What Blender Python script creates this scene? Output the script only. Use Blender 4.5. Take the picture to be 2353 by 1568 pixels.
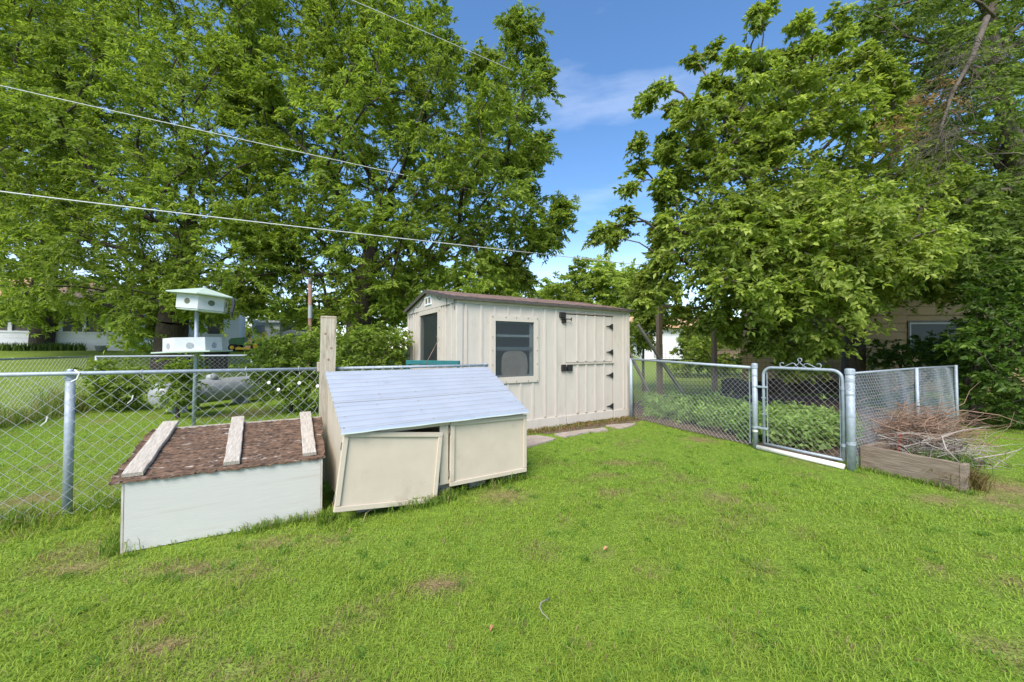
import bpy, math, random
import numpy as np
from mathutils import Vector, Matrix

for o in list(bpy.data.objects): bpy.data.objects.remove(o)
scene = bpy.context.scene
COL = scene.collection
R = math.radians
random.seed(7)
rng = np.random.default_rng(7)

# ---------------------------------------------------------------- camera
CAM_H, PITCH, FPX, CX, CY, PW = 1.39, R(1.156), 878.0, 1176.5, 784.0, 2353.0
cam = bpy.data.cameras.new('camera')
camo = bpy.data.objects.new('camera', cam)
COL.objects.link(camo)
camo.location = (0, 0, CAM_H)
camo.rotation_euler = (R(90) + PITCH, 0, 0)
cam.sensor_width = 36
cam.lens = 36 * FPX / PW
cam.clip_start, cam.clip_end = 0.05, 3000
scene.camera = camo

# ---------------------------------------------------------------- sky and sun
SUN_EL, SUN_AZ = R(47), R(196)          # azimuth clockwise from +Y : behind the camera, a little to the left
w = bpy.data.worlds.new('World')
scene.world = w
w.use_nodes = True
nt = w.node_tree
nt.nodes.clear()
sky = nt.nodes.new('ShaderNodeTexSky')
sky.sky_type = 'NISHITA'
sky.sun_disc = False
sky.sun_elevation = SUN_EL
sky.sun_rotation = SUN_AZ
sky.air_density, sky.dust_density, sky.ozone_density = 1.0, 0.1, 3.6
tc = nt.nodes.new('ShaderNodeTexCoord')
mp = nt.nodes.new('ShaderNodeMapping')
mp.inputs['Scale'].default_value = (1.3, 1.3, 5.5)
mp.inputs['Location'].default_value = (0.75, 0.1, 0.9)
nz = nt.nodes.new('ShaderNodeTexNoise')
nz.inputs['Scale'].default_value = 1.7
nz.inputs['Detail'].default_value = 6
nz.inputs['Roughness'].default_value = 0.55
ramp = nt.nodes.new('ShaderNodeValToRGB')
ramp.color_ramp.elements[0].position = 0.56
ramp.color_ramp.elements[1].position = 0.86
sep = nt.nodes.new('ShaderNodeSeparateXYZ')
low = nt.nodes.new('ShaderNodeMapRange')      # more cloud towards the horizon, as clouds do
low.inputs['From Min'].default_value = 0.0
low.inputs['From Max'].default_value = 0.30
low.inputs['To Min'].default_value = 0.47
low.inputs['To Max'].default_value = 0.0
addn = nt.nodes.new('ShaderNodeMath'); addn.operation = 'ADD'; addn.use_clamp = True
mulc = nt.nodes.new('ShaderNodeMath'); mulc.operation = 'MULTIPLY'
mulc.inputs[1].default_value = 0.32
mix = nt.nodes.new('ShaderNodeMix'); mix.data_type = 'RGBA'
mix.inputs['B'].default_value = (6.6, 6.9, 7.6, 1)
bg = nt.nodes.new('ShaderNodeBackground')
bg.inputs['Strength'].default_value = 0.098
out = nt.nodes.new('ShaderNodeOutputWorld')
L = nt.links.new
L(tc.outputs['Generated'], mp.inputs['Vector'])
L(mp.outputs['Vector'], nz.inputs['Vector'])
L(nz.outputs['Fac'], ramp.inputs['Fac'])
L(ramp.outputs['Color'], mulc.inputs[0])
L(tc.outputs['Generated'], sep.inputs['Vector'])
L(sep.outputs['Z'], low.inputs['Value'])
L(low.outputs['Result'], addn.inputs[0])
L(mulc.outputs['Value'], addn.inputs[1])
L(addn.outputs['Value'], mix.inputs['Factor'])
hs = nt.nodes.new('ShaderNodeHueSaturation')
hs.inputs['Saturation'].default_value = 1.12
hs.inputs['Value'].default_value = 1.12
L(sky.outputs['Color'], hs.inputs['Color'])
L(hs.outputs['Color'], mix.inputs['A'])
L(mix.outputs['Result'], bg.inputs['Color'])
L(bg.outputs['Background'], out.inputs['Surface'])

sun = bpy.data.lights.new('sun', 'SUN')
sun.energy = 2.7
sun.angle = R(36)
sun.color = (1.0, 0.93, 0.82)
suno = bpy.data.objects.new('sun', sun)
COL.objects.link(suno)
sd = Vector((math.sin(SUN_AZ) * math.cos(SUN_EL), math.cos(SUN_AZ) * math.cos(SUN_EL), math.sin(SUN_EL)))
suno.rotation_euler = sd.to_track_quat('Z', 'Y').to_euler()
suno.location = (-6, -10, 16)

scene.render.engine = 'CYCLES'
scene.view_settings.view_transform = 'Standard'
scene.view_settings.look = 'None'
scene.view_settings.exposure = 1.25
scene.view_settings.gamma = 1
scene.view_settings.use_curve_mapping = False
scene.cycles.max_bounces = 8
scene.cycles.transparent_max_bounces = 12

# ---------------------------------------------------------------- pixel -> direction helpers (positions come from ground / depth)
_c, _s = math.cos(PITCH), math.sin(PITCH)
def ray(x, y):
    a, b = (x - CX) / FPX, (CY - y) / FPX
    return np.array([a, _c - b * _s, _s + b * _c])
def gp(x, y, z=0.0):
    r = ray(x, y)
    return np.array([0, 0, CAM_H]) + r * ((z - CAM_H) / r[2])
def at(x, y, Y):
    r = ray(x, y)
    return np.array([0, 0, CAM_H]) + r * (Y / r[1])
UX, UY = math.cos(R(31.4)), math.sin(R(31.4))       # direction of the plot lines (shed front, fences, house)
def terrain(x, y):
    d = -UY * x + UX * y
    t = np.clip((d - 13.2) / 11.8, 0, 1)
    return 1.3 * t * t * (3 - 2 * t)

# ---------------------------------------------------------------- mesh helpers
class MB:
    def __init__(s): s.v = []; s.f = []
    def add(s, vs, fs):
        b = len(s.v); s.v += [tuple(map(float, p)) for p in vs]; s.f += [tuple(i + b for i in f) for f in fs]; return s
    def box(s, x0, x1, y0, y1, z0, z1, M=None):
        P = [(x0,y0,z0),(x1,y0,z0),(x1,y1,z0),(x0,y1,z0),(x0,y0,z1),(x1,y0,z1),(x1,y1,z1),(x0,y1,z1)]
        if M is not None: P = [tuple(M @ Vector(p)) for p in P]
        return s.add(P, [(0,3,2,1),(4,5,6,7),(0,1,5,4),(1,2,6,5),(2,3,7,6),(3,0,4,7)])
    def bbox(s, x0, x1, y0, y1, z0, z1, b=0.004, M=None):
        """box with chamfered vertical/horizontal edges"""
        P = []; 
        for z, e in ((z0, b), (z0 + b, 0), (z1 - b, 0), (z1, b)):
            c = b
            a0, a1, c0, c1 = x0 + e, x1 - e, y0 + e, y1 - e
            P += [(a0+c,c0,z),(a1-c,c0,z),(a1,c0+c,z),(a1,c1-c,z),(a1-c,c1,z),(a0+c,c1,z),(a0,c1-c,z),(a0,c0+c,z)]
        if M is not None: P = [tuple(M @ Vector(p)) for p in P]
        F = [tuple(range(7, -1, -1)), tuple(range(24, 32))]
        for r_ in range(3):
            for i in range(8):
                j = (i + 1) % 8
                F.append((r_*8+i, r_*8+j, r_*8+8+j, r_*8+8+i))
        return s.add(P, F)
    def tube(s, path, r, n=6, cap=True):
        path = [Vector(p) for p in path]
        m = len(path)
        rs = [r] * m if not hasattr(r, '__len__') else list(r)
        base = len(s.v)
        t0 = (path[1] - path[0]).normalized()
        up = Vector((0, 0, 1)) if abs(t0.z) < 0.9 else Vector((1, 0, 0))
        a = t0.cross(up).normalized()
        for i in range(m):
            t = (path[min(i+1, m-1)] - path[max(i-1, 0)])
            t = t.normalized() if t.length > 1e-9 else t0
            a = (a - t * a.dot(t))
            a = a.normalized() if a.length > 1e-6 else t.orthogonal().normalized()
            b = t.cross(a)
            for k in range(n):
                q = 2 * math.pi * k / n
                s.v.append(tuple(path[i] + (a * math.cos(q) + b * math.sin(q)) * rs[i]))
        for i in range(m - 1):
            for k in range(n):
                l = (k + 1) % n
                s.f.append((base+i*n+k, base+i*n+l, base+(i+1)*n+l, base+(i+1)*n+k))
        if cap:
            s.f.append(tuple(base + k for k in range(n - 1, -1, -1)))
            s.f.append(tuple(base + (m-1)*n + k for k in range(n)))
        return s
    def lathe(s, prof, n=16, M=None):
        """prof: (radius, z) list, axis z"""
        base = len(s.v)
        for r_, z in prof:
            for k in range(n):
                q = 2 * math.pi * k / n
                p = Vector((r_ * math.cos(q), r_ * math.sin(q), z))
                s.v.append(tuple(M @ p if M is not None else p))
        for i in range(len(prof) - 1):
            for k in range(n):
                l = (k + 1) % n
                s.f.append((base+i*n+k, base+i*n+l, base+(i+1)*n+l, base+(i+1)*n+k))
        s.f.append(tuple(base + k for k in range(n - 1, -1, -1)))
        s.f.append(tuple(base + (len(prof)-1)*n + k for k in range(n)))
        return s
    def prism(s, poly, y0, y1, M=None):
        """poly in (x,z), extruded along y"""
        n = len(poly)
        P = [(x, y0, z) for x, z in poly] + [(x, y1, z) for x, z in poly]
        if M is not None: P = [tuple(M @ Vector(p)) for p in P]
        F = [tuple(range(n)), tuple(range(2*n-1, n-1, -1))]
        for i in range(n):
            j = (i + 1) % n
            F.append((i, i + n, j + n, j))
        return s.add(P, F)
    def wall(s, x0, x1, z0, z1, y0, y1, holes=()):
        """slab in the xz plane, y0 front, y1 back, with rectangular holes (hx0,hx1,hz0,hz1)"""
        xs = sorted({x0, x1, *[h[0] for h in holes], *[h[1] for h in holes]})
        zs = sorted({z0, z1, *[h[2] for h in holes], *[h[3] for h in holes]})
        inh = lambda x, z: any(h[0] < x < h[1] and h[2] < z < h[3] for h in holes)
        solid = {}
        for i in range(len(xs)-1):
            for j in range(len(zs)-1):
                solid[i, j] = not inh((xs[i]+xs[i+1])/2, (zs[j]+zs[j+1])/2)
        for (i, j), ok in solid.items():
            if not ok: continue
            a, b, c, d = xs[i], xs[i+1], zs[j], zs[j+1]
            s.add([(a,y0,c),(b,y0,c),(b,y0,d),(a,y0,d)], [(0,1,2,3)])
            s.add([(a,y1,c),(b,y1,c),(b,y1,d),(a,y1,d)], [(3,2,1,0)])
            if not solid.get((i-1, j)): s.add([(a,y0,c),(a,y0,d),(a,y1,d),(a,y1,c)], [(0,1,2,3)])
            if not solid.get((i+1, j)): s.add([(b,y0,c),(b,y1,c),(b,y1,d),(b,y0,d)], [(0,1,2,3)])
            if not solid.get((i, j-1)): s.add([(a,y0,c),(a,y1,c),(b,y1,c),(b,y0,c)], [(0,1,2,3)])
            if not solid.get((i, j+1)): s.add([(a,y0,d),(b,y0,d),(b,y1,d),(a,y1,d)], [(0,1,2,3)])
        return s
    def build(s, name, mat, parent=None, smooth=False, world=False, kind=None):
        me = bpy.data.meshes.new(name)
        v = s.v
        if world and parent is not None:
            Mi = WM[parent.name].inverted()
            v = [tuple(Mi @ Vector(p)) for p in v]
        me.from_pydata(v, [], s.f)
        me.update()
        return link(name, me, mat, parent, smooth, kind)
WM = {}
def link(name, me, mat, parent=None, smooth=False, kind=None):
    if smooth:
        me.polygons.foreach_set('use_smooth', np.ones(len(me.polygons), bool))
    if mat is not None: me.materials.append(mat)
    o = bpy.data.objects.new(name, me)
    COL.objects.link(o)
    if parent is not None: o.parent = parent
    if kind: o['kind'] = kind
    return o
def thing(name, label, cat, loc=(0,0,0), rz=0.0, group=None):
    o = bpy.data.objects.new(name, None)
    o.empty_display_size = 0.2
    COL.objects.link(o)
    o.location = loc; o.rotation_euler = (0, 0, rz)
    o['label'] = label; o['category'] = cat
    if group: o['group'] = group
    WM[o.name] = Matrix.Translation(Vector(loc)) @ Matrix.Rotation(rz, 4, 'Z')
    return o
def tag(o, label, cat, group=None):
    o['label'] = label; o['category'] = cat
    if group: o['group'] = group
    return o
def npmesh(name, V, F, mat, parent=None, cols=None, kind=None, smooth=False):
    """V (n,3) array, F (m,k) array of same-size faces"""
    me = bpy.data.meshes.new(name)
    if parent is not None:
        M = np.array(WM[parent.name].inverted())
        V = V @ M[:3, :3].T + M[:3, 3]
    k = F.shape[1]
    me.vertices.add(len(V)); me.vertices.foreach_set('co', np.ascontiguousarray(V, np.float32).ravel())
    me.loops.add(F.size); me.loops.foreach_set('vertex_index', np.ascontiguousarray(F, np.int32).ravel())
    me.polygons.add(len(F))
    me.polygons.foreach_set('loop_start', np.arange(0, F.size, k, dtype=np.int32))
    me.polygons.foreach_set('loop_total', np.full(len(F), k, np.int32))
    me.update(calc_edges=True)
    if cols is not None:
        a = me.attributes.new('tint', 'FLOAT_COLOR', 'POINT')
        c4 = np.ones((len(V), 4), np.float32); c4[:, :3] = cols
        a.data.foreach_set('color', c4.ravel())
    return link(name, me, mat, parent, smooth, kind)

# ---------------------------------------------------------------- materials
def new_mat(name):
    m = bpy.data.materials.new(name); m.use_nodes = True
    n = m.node_tree; n.nodes.clear()
    o = n.nodes.new('ShaderNodeOutputMaterial'); p = n.nodes.new('ShaderNodeBsdfPrincipled')
    n.links.new(p.outputs['BSDF'], o.inputs['Surface'])
    return m, n, p, o
def surf(name, c1, c2=None, scale=8.0, stretch=(1,1,1), rough=0.6, metal=0.0, bump=0.0, bscale=None, detail=6,
         lo=0.35, hi=0.65, stain=None, stain_scale=2.0, stain_lo=0.6, stain_hi=0.75, spec=0.5, bdist=0.01, rvar=0.0):
    m, n, p, o = new_mat(name)
    N, K = n.nodes.new, n.links.new
    p.inputs['Roughness'].default_value = rough
    p.inputs['Metallic'].default_value = metal
    p.inputs['Specular IOR Level'].default_value = spec
    tc = N('ShaderNodeTexCoord'); mp = N('ShaderNodeMapping'); mp.inputs['Scale'].default_value = stretch
    K(tc.outputs['Object'], mp.inputs['Vector'])
    a = N('ShaderNodeTexNoise'); a.inputs['Scale'].default_value = scale; a.inputs['Detail'].default_value = detail
    a.inputs['Roughness'].default_value = 0.6
    K(mp.outputs['Vector'], a.inputs['Vector'])
    r = N('ShaderNodeMapRange'); r.inputs['From Min'].default_value = lo; r.inputs['From Max'].default_value = hi
    K(a.outputs['Fac'], r.inputs['Value'])
    mx = N('ShaderNodeMix'); mx.data_type = 'RGBA'
    mx.inputs['A'].default_value = (*c1, 1); mx.inputs['B'].default_value = (*(c2 or c1), 1)
    K(r.outputs['Result'], mx.inputs['Factor'])
    colout = mx.outputs['Result']
    if stain is not None:
        b = N('ShaderNodeTexNoise'); b.inputs['Scale'].default_value = stain_scale; b.inputs['Detail'].default_value = 8
        b.inputs['Roughness'].default_value = 0.65
        K(mp.outputs['Vector'], b.inputs['Vector'])
        r2 = N('ShaderNodeMapRange'); r2.inputs['From Min'].default_value = stain_lo; r2.inputs['From Max'].default_value = stain_hi
        K(b.outputs['Fac'], r2.inputs['Value'])
        mx2 = N('ShaderNodeMix'); mx2.data_type = 'RGBA'
        K(colout, mx2.inputs['A']); mx2.inputs['B'].default_value = (*stain, 1)
        K(r2.outputs['Result'], mx2.inputs['Factor'])
        colout = mx2.outputs['Result']
    K(colout, p.inputs['Base Color'])
    if rvar:
        rr = N('ShaderNodeMapRange'); rr.inputs['To Min'].default_value = rough - rvar; rr.inputs['To Max'].default_value = rough + rvar
        K(a.outputs['Fac'], rr.inputs['Value']); K(rr.outputs['Result'], p.inputs['Roughness'])
    if bump:
        c = N('ShaderNodeTexNoise'); c.inputs['Scale'].default_value = bscale or scale * 3; c.inputs['Detail'].default_value = 5
        K(mp.outputs['Vector'], c.inputs['Vector'])
        bn = N('ShaderNodeBump'); bn.inputs['Strength'].default_value = bump; bn.inputs['Distance'].default_value = bdist
        K(c.outputs['Fac'], bn.inputs['Height']); K(bn.outputs['Normal'], p.inputs['Normal'])
    return m
def leafmat(name, transl=0.35, rough=0.45, spec=0.35, tgain=(1.25, 1.35, 0.55)):
    m, n, p, o = new_mat(name)
    N, K = n.nodes.new, n.links.new
    at_ = N('ShaderNodeAttribute'); at_.attribute_name = 'tint'
    K(at_.outputs['Color'], p.inputs['Base Color'])
    p.inputs['Roughness'].default_value = rough
    p.inputs['Specular IOR Level'].default_value = spec
    t = N('ShaderNodeBsdfTranslucent')
    g = N('ShaderNodeMix'); g.data_type = 'RGBA'; g.blend_type = 'MULTIPLY'; g.inputs['Factor'].default_value = 1
    K(at_.outputs['Color'], g.inputs['A']); g.inputs['B'].default_value = (*tgain, 1)
    K(g.outputs['Result'], t.inputs['Color'])
    ms = N('ShaderNodeMixShader'); ms.inputs['Fac'].default_value = transl
    K(p.outputs['BSDF'], ms.inputs[1]); K(t.outputs['BSDF'], ms.inputs[2]); K(ms.outputs['Shader'], o.inputs['Surface'])
    return m

M = {}
M['shed'] = surf('cream_paint', (.49,.437,.38), (.54,.485,.425), 6, (1,1,.35), .62, bump=.25, bscale=60, stain=(.37,.32,.26), stain_scale=4.2, stain_lo=.58, stain_hi=.80, bdist=.003)
M['shed_trim'] = surf('cream_trim_paint', (.49,.44,.385), (.54,.488,.43), 7, (1,1,.5), .6, bump=.2, bscale=50, stain=(.26,.20,.15), stain_scale=8, stain_lo=.66, stain_hi=.74, bdist=.003)
M['hutch'] = surf('tan_cream_paint', (.49,.42,.325), (.53,.455,.355), 5, (1,1,1), .5, bump=.15, bscale=60, stain=(.36,.30,.215), stain_scale=3.4, stain_lo=.55, stain_hi=.84, bdist=.002)
M['hutch_in'] = surf('bare_plywood', (.30,.19,.10), (.38,.26,.14), 5, (1,1,8), .8)
M['whitebox'] = surf('white_textured_paint', (.475,.465,.435), (.515,.505,.47), 9, (.5,1,14), .6, bump=.45, bscale=30, stain=(.40,.36,.29), stain_scale=2.6, stain_lo=.56, stain_hi=.85, bdist=.004)
M['edge'] = surf('weathered_panel_edge', (.36,.31,.26), (.55,.52,.47), 20, (1,1,.3), .8)
M['rollroof'] = surf('brown_mineral_roofing', (.035,.019,.012), (.20,.118,.072), 26, (.42,1.9,1), .9, bump=1.0, bscale=40, stain=(.46,.40,.34), stain_scale=22, stain_lo=.60, stain_hi=.66, bdist=.012)
M['oldwood'] = surf('weathered_grey_wood', (.33,.28,.23), (.52,.47,.40), 9, (14,1.2,4), .85, bump=.6, bscale=22, stain=(.70,.66,.60), stain_scale=5, stain_lo=.58, stain_hi=.70, bdist=.004)
M['postwood'] = surf('pressure_treated_post_wood', (.37,.315,.235), (.50,.44,.345), 9, (9,9,.8), .8, bump=.5, bscale=20, stain=(.15,.12,.085), stain_scale=3.5, stain_lo=.54, stain_hi=.72, bdist=.004)
M['plankwood'] = surf('weathered_planter_wood', (.14,.10,.07), (.30,.235,.175), 5, (1.1,9,16), .85, bump=.8, bscale=11, stain=(.075,.052,.036), stain_scale=2.4, stain_lo=.58, stain_hi=.75, bdist=.006)
M['brownpost'] = surf('brown_timber', (.27,.17,.11), (.40,.28,.19), 8, (8,8,.7), .85, bump=.4, bscale=24, bdist=.004)
M['greypole'] = surf('grey_timber', (.34,.28,.23), (.48,.42,.36), 8, (1,1,6), .8)
M['corr'] = surf('galvanised_roof_sheet', (.74,.72,.69), (.80,.78,.75), 3, (1,3,1), .24, metal=.66, bump=.05, bscale=6, stain=(.62,.61,.59), stain_scale=5, stain_lo=.60, stain_hi=.8, rvar=.05)
M['galv'] = surf('galvanised_pipe', (.30,.345,.39), (.40,.445,.49), 34, (1,1,.5), .62, metal=.25, stain=(.36,.38,.40), stain_scale=12, stain_lo=.62, stain_hi=.8)
M['wire'] = surf('galvanised_wire', (.40,.42,.43), (.52,.54,.55), 30, rough=.6, metal=.3)
M['chick'] = surf('chicken_wire', (.26,.29,.32), (.36,.39,.42), 30, rough=.5, metal=.4)
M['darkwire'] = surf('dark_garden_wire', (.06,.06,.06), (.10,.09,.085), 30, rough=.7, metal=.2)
M['rustwire'] = surf('rusty_hook', (.75,.74,.72), (.6,.58,.55), 20, rough=.5)
M['black'] = surf('black_iron', (.014,.014,.015), (.035,.03,.028), 20, rough=.55, metal=.3)
M['blackplastic'] = surf('black_plastic', (.018,.019,.022), (.04,.042,.048), 6, rough=.5, bump=.3, bscale=8, bdist=.02)
M['shingle'] = surf('brown_asphalt_shingle', (.14,.085,.07), (.27,.18,.155), 9, (1,1,1), .92, bump=.6, bscale=90, stain=(.10,.075,.065), stain_scale=3.5, stain_lo=.55, stain_hi=.75, bdist=.004)
M['drip'] = surf('dark_drip_edge', (.055,.048,.045), (.09,.08,.07), 14, rough=.6)
M['winframe'] = surf('almond_window_frame', (.50,.44,.375), (.54,.48,.41), 5, rough=.5)
M['dark_in'] = surf('dark_interior_board', (.05,.045,.04), (.09,.08,.07), 5, rough=.9)
M['sash'] = surf('pale_sash_bar', (.52,.56,.52), (.6,.63,.6), 8, rough=.5)
M['card'] = surf('tan_cardboard', (.55,.41,.32), (.70,.55,.45), 3, rough=.9)
M['white'] = surf('white_paint', (.74,.75,.76), (.80,.81,.81), 6, rough=.45, stain=(.62,.62,.60), stain_scale=4, stain_lo=.62, stain_hi=.85)
M['houseW'] = surf('white_siding', (.72,.73,.76), (.78,.79,.81), 3, rough=.55)
M['pvc'] = surf('white_plastic_pipe', (.74,.70,.62), (.80,.77,.71), 10, rough=.35, stain=(.55,.46,.33), stain_scale=6, stain_lo=.62, stain_hi=.8)
M['martin'] = surf('white_birdhouse_plastic', (.50,.52,.525), (.56,.575,.58), 8, rough=.4, stain=(.60,.63,.58), stain_scale=5, stain_lo=.6, stain_hi=.8)
M['martinroof'] = surf('pale_green_birdhouse_roof', (.40,.49,.41), (.48,.565,.475), 6, rough=.5, stain=(.40,.47,.38), stain_scale=7, stain_lo=.6, stain_hi=.8)
M['hole'] = surf('shadowed_nest_hole', (.11,.12,.07), (.15,.16,.10), 9, rough=.9)
M['porthole'] = surf('grey_hole_cover', (.24,.26,.28), (.32,.34,.36), 20, rough=.7)
M['rust'] = surf('rusty_brown_pipe', (.16,.085,.06), (.26,.15,.11), 10, (1,1,.6), .8, stain=(.38,.38,.39), stain_scale=2.2, stain_lo=.60, stain_hi=.64)
M['tank'] = surf('silver_tank_paint', (.27,.28,.285), (.36,.37,.37), 24, rough=.55, metal=.2, stain=(.30,.30,.29), stain_scale=40, stain_lo=.58, stain_hi=.66)
M['teal'] = surf('teal_metal_paint', (.012,.11,.115), (.02,.15,.15), 8, rough=.5, stain=(.05,.08,.08), stain_scale=6, stain_lo=.62, stain_hi=.75)
M['bark'] = surf('dark_tree_bark', (.03,.022,.016), (.07,.055,.04), 7, (3,3,.7), .95, bump=1.0, bscale=14, bdist=.03)
M['bark2'] = surf('grey_brown_bark', (.085,.066,.05), (.15,.12,.095), 7, (3,3,.7), .95, bump=1.0, bscale=14, bdist=.03)
M['twig'] = surf('reddish_dry_twig', (.17,.10,.062), (.33,.21,.14), 12, rough=.85)
M['twiggrey'] = surf('grey_dry_twig', (.26,.215,.18), (.40,.35,.30), 12, rough=.85)
M['soil'] = surf('garden_soil', (.085,.055,.036), (.15,.10,.068), 5, rough=.97, bump=1.0, bscale=22, bdist=.03)
M['slab'] = surf('worn_pink_concrete_slab', (.29,.235,.195), (.38,.315,.265), 6, rough=.9, bump=.4, bscale=40, stain=(.27,.20,.15), stain_scale=4, stain_lo=.58, stain_hi=.78, bdist=.005)
M['block'] = surf('grey_concrete_block', (.27,.23,.20), (.38,.33,.29), 14, rough=.95, bump=.6, bscale=60, bdist=.005)
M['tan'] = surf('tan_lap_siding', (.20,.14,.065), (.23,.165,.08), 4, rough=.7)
M['orange'] = surf('orange_tan_roof', (.52,.29,.16), (.60,.38,.23), 5, rough=.9)
M['porchdark'] = surf('dark_porch_screen', (.075,.065,.07), (.12,.095,.085), 1.2, rough=.5)
M['greymetal'] = surf('grey_sheet_metal', (.27,.28,.29), (.31,.32,.33), 3, rough=.6)
M['greywood'] = surf('grey_picket_wood', (.26,.24,.22), (.36,.33,.30), 6, rough=.9)
M['brick'] = surf('brown_gable', (.15,.085,.07), (.19,.11,.09), 8, rough=.9)
M['limegreen'] = surf('lime_green_plastic', (.16,.50,.03), (.2,.55,.05), 5, rough=.4)
M['tractorgreen'] = surf('green_machine_paint', (.012,.10,.03), (.02,.14,.05), 5, rough=.35)
M['tractoryellow'] = surf('yellow_machine_paint', (.70,.46,.02), (.75,.52,.04), 5, rough=.35)
M['tyre'] = surf('black_rubber', (.015,.015,.015), (.03,.03,.03), 10, rough=.9)
M['cable'] = surf('grey_cable_jacket', (.50,.50,.50), (.62,.62,.61), 10, rough=.6)
M['cabledark'] = surf('dark_cable_jacket', (.10,.09,.085), (.16,.15,.14), 10, rough=.6)
M['red'] = surf('red_plastic', (.42,.05,.025), (.5,.08,.04), 8, rough=.5)
M['greencloth'] = surf('blue_grey_tarp', (.20,.33,.42), (.28,.42,.52), 5, rough=.6)
M['iron'] = surf('dull_screw', (.16,.14,.12), (.28,.25,.22), 30, rough=.6, metal=.4)
M['leaf'] = leafmat('leaf_blades', .50, .5, .2, (1.3, 1.35, .75))
M['leafnear'] = leafmat('broad_leaf_blades', .46, .45, .26, (1.3, 1.35, .75))
M['grass'] = leafmat('grass_blades', .42, .55, .15, (1.15, 1.25, .6))
M['deadleaf'] = surf('dead_leaf', (.42,.22,.10), (.55,.34,.18), 20, rough=.8)
M['flower'] = surf('white_petals', (.78,.78,.72), (.8,.8,.76), 20, rough=.7)

# window glass : dark corrugated plastic glazing, partly see-through
def glassmat(name, tint, fac, lines=True):
    m, n, p, o = new_mat(name)
    N, K = n.nodes.new, n.links.new
    p.inputs['Base Color'].default_value = (*tint, 1); p.inputs['Roughness'].default_value = .16
    p.inputs['Specular IOR Level'].default_value = .6
    t = N('ShaderNodeBsdfTransparent'); t.inputs['Color'].default_value = (.86,.90,.92,1)
    ms = N('ShaderNodeMixShader'); ms.inputs['Fac'].default_value = fac
    K(p.outputs['BSDF'], ms.inputs[1]); K(t.outputs['BSDF'], ms.inputs[2]); K(ms.outputs['Shader'], o.inputs['Surface'])
    if lines:
        tc = N('ShaderNodeTexCoord'); wv = N('ShaderNodeTexWave'); wv.bands_direction = 'Z'
        wv.inputs['Scale'].default_value = 18; wv.inputs['Distortion'].default_value = .8
        K(tc.outputs['Object'], wv.inputs['Vector'])
        bn = N('ShaderNodeBump'); bn.inputs['Strength'].default_value = .35; bn.inputs['Distance'].default_value = .004
        K(wv.outputs['Fac'], bn.inputs['Height']); K(bn.outputs['Normal'], p.inputs['Normal'])
    return m
M['pane'] = glassmat('dark_ribbed_glazing', (.07,.08,.085), .68)
M['pane2'] = glassmat('dark_plain_glazing', (.02,.022,.024), .15, False)
M['pane2'].node_tree.nodes['Principled BSDF'].inputs['Roughness'].default_value = .45
# ================================================================ ground
def vnoise(x, y, s, seed):
    """smooth value noise"""
    r_ = np.random.default_rng(seed).random((64, 64))
    u, v = (x*s) % 64, (y*s) % 64
    i, j = u.astype(int), v.astype(int); fu, fv = u-i, v-j; fu = fu*fu*(3-2*fu); fv = fv*fv*(3-2*fv)
    i1, j1 = (i+1) % 64, (j+1) % 64; i %= 64; j %= 64
    return (r_[i, j]*(1-fu) + r_[i1, j]*fu)*(1-fv) + (r_[i, j1]*(1-fu) + r_[i1, j1]*fu)*fv
def dry(x, y):
    d = np.zeros(len(x))
    for px, py, sx, sy in ((1165,1140,60,16), (2330,1125,90,30), (2300,1150,60,20), (370,1490,70,22), (540,1540,80,26), (2320,1500,60,40), (470,1310,140,20), (760,1240,60,12), (1390,1270,25,12), (1640,1140,40,10), (1010,1350,60,20), (620,1250,60,14), (330,1440,40,12), (1600,1010,30,6), (1770,1170,22,10), (2150,1150,50,14), (60,1150,60,30), (350,1090,80,25), (560,950,60,12)):
        q = gp(px, py); a = gp(px+sx, py); b = gp(px, py+sy)
        rx, ry = abs(a[0]-q[0]), abs(b[1]-q[1])
        d = np.maximum(d, np.exp(-(((x-q[0])/rx)**2 + ((y-q[1])/ry)**2)))
    return d

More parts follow.
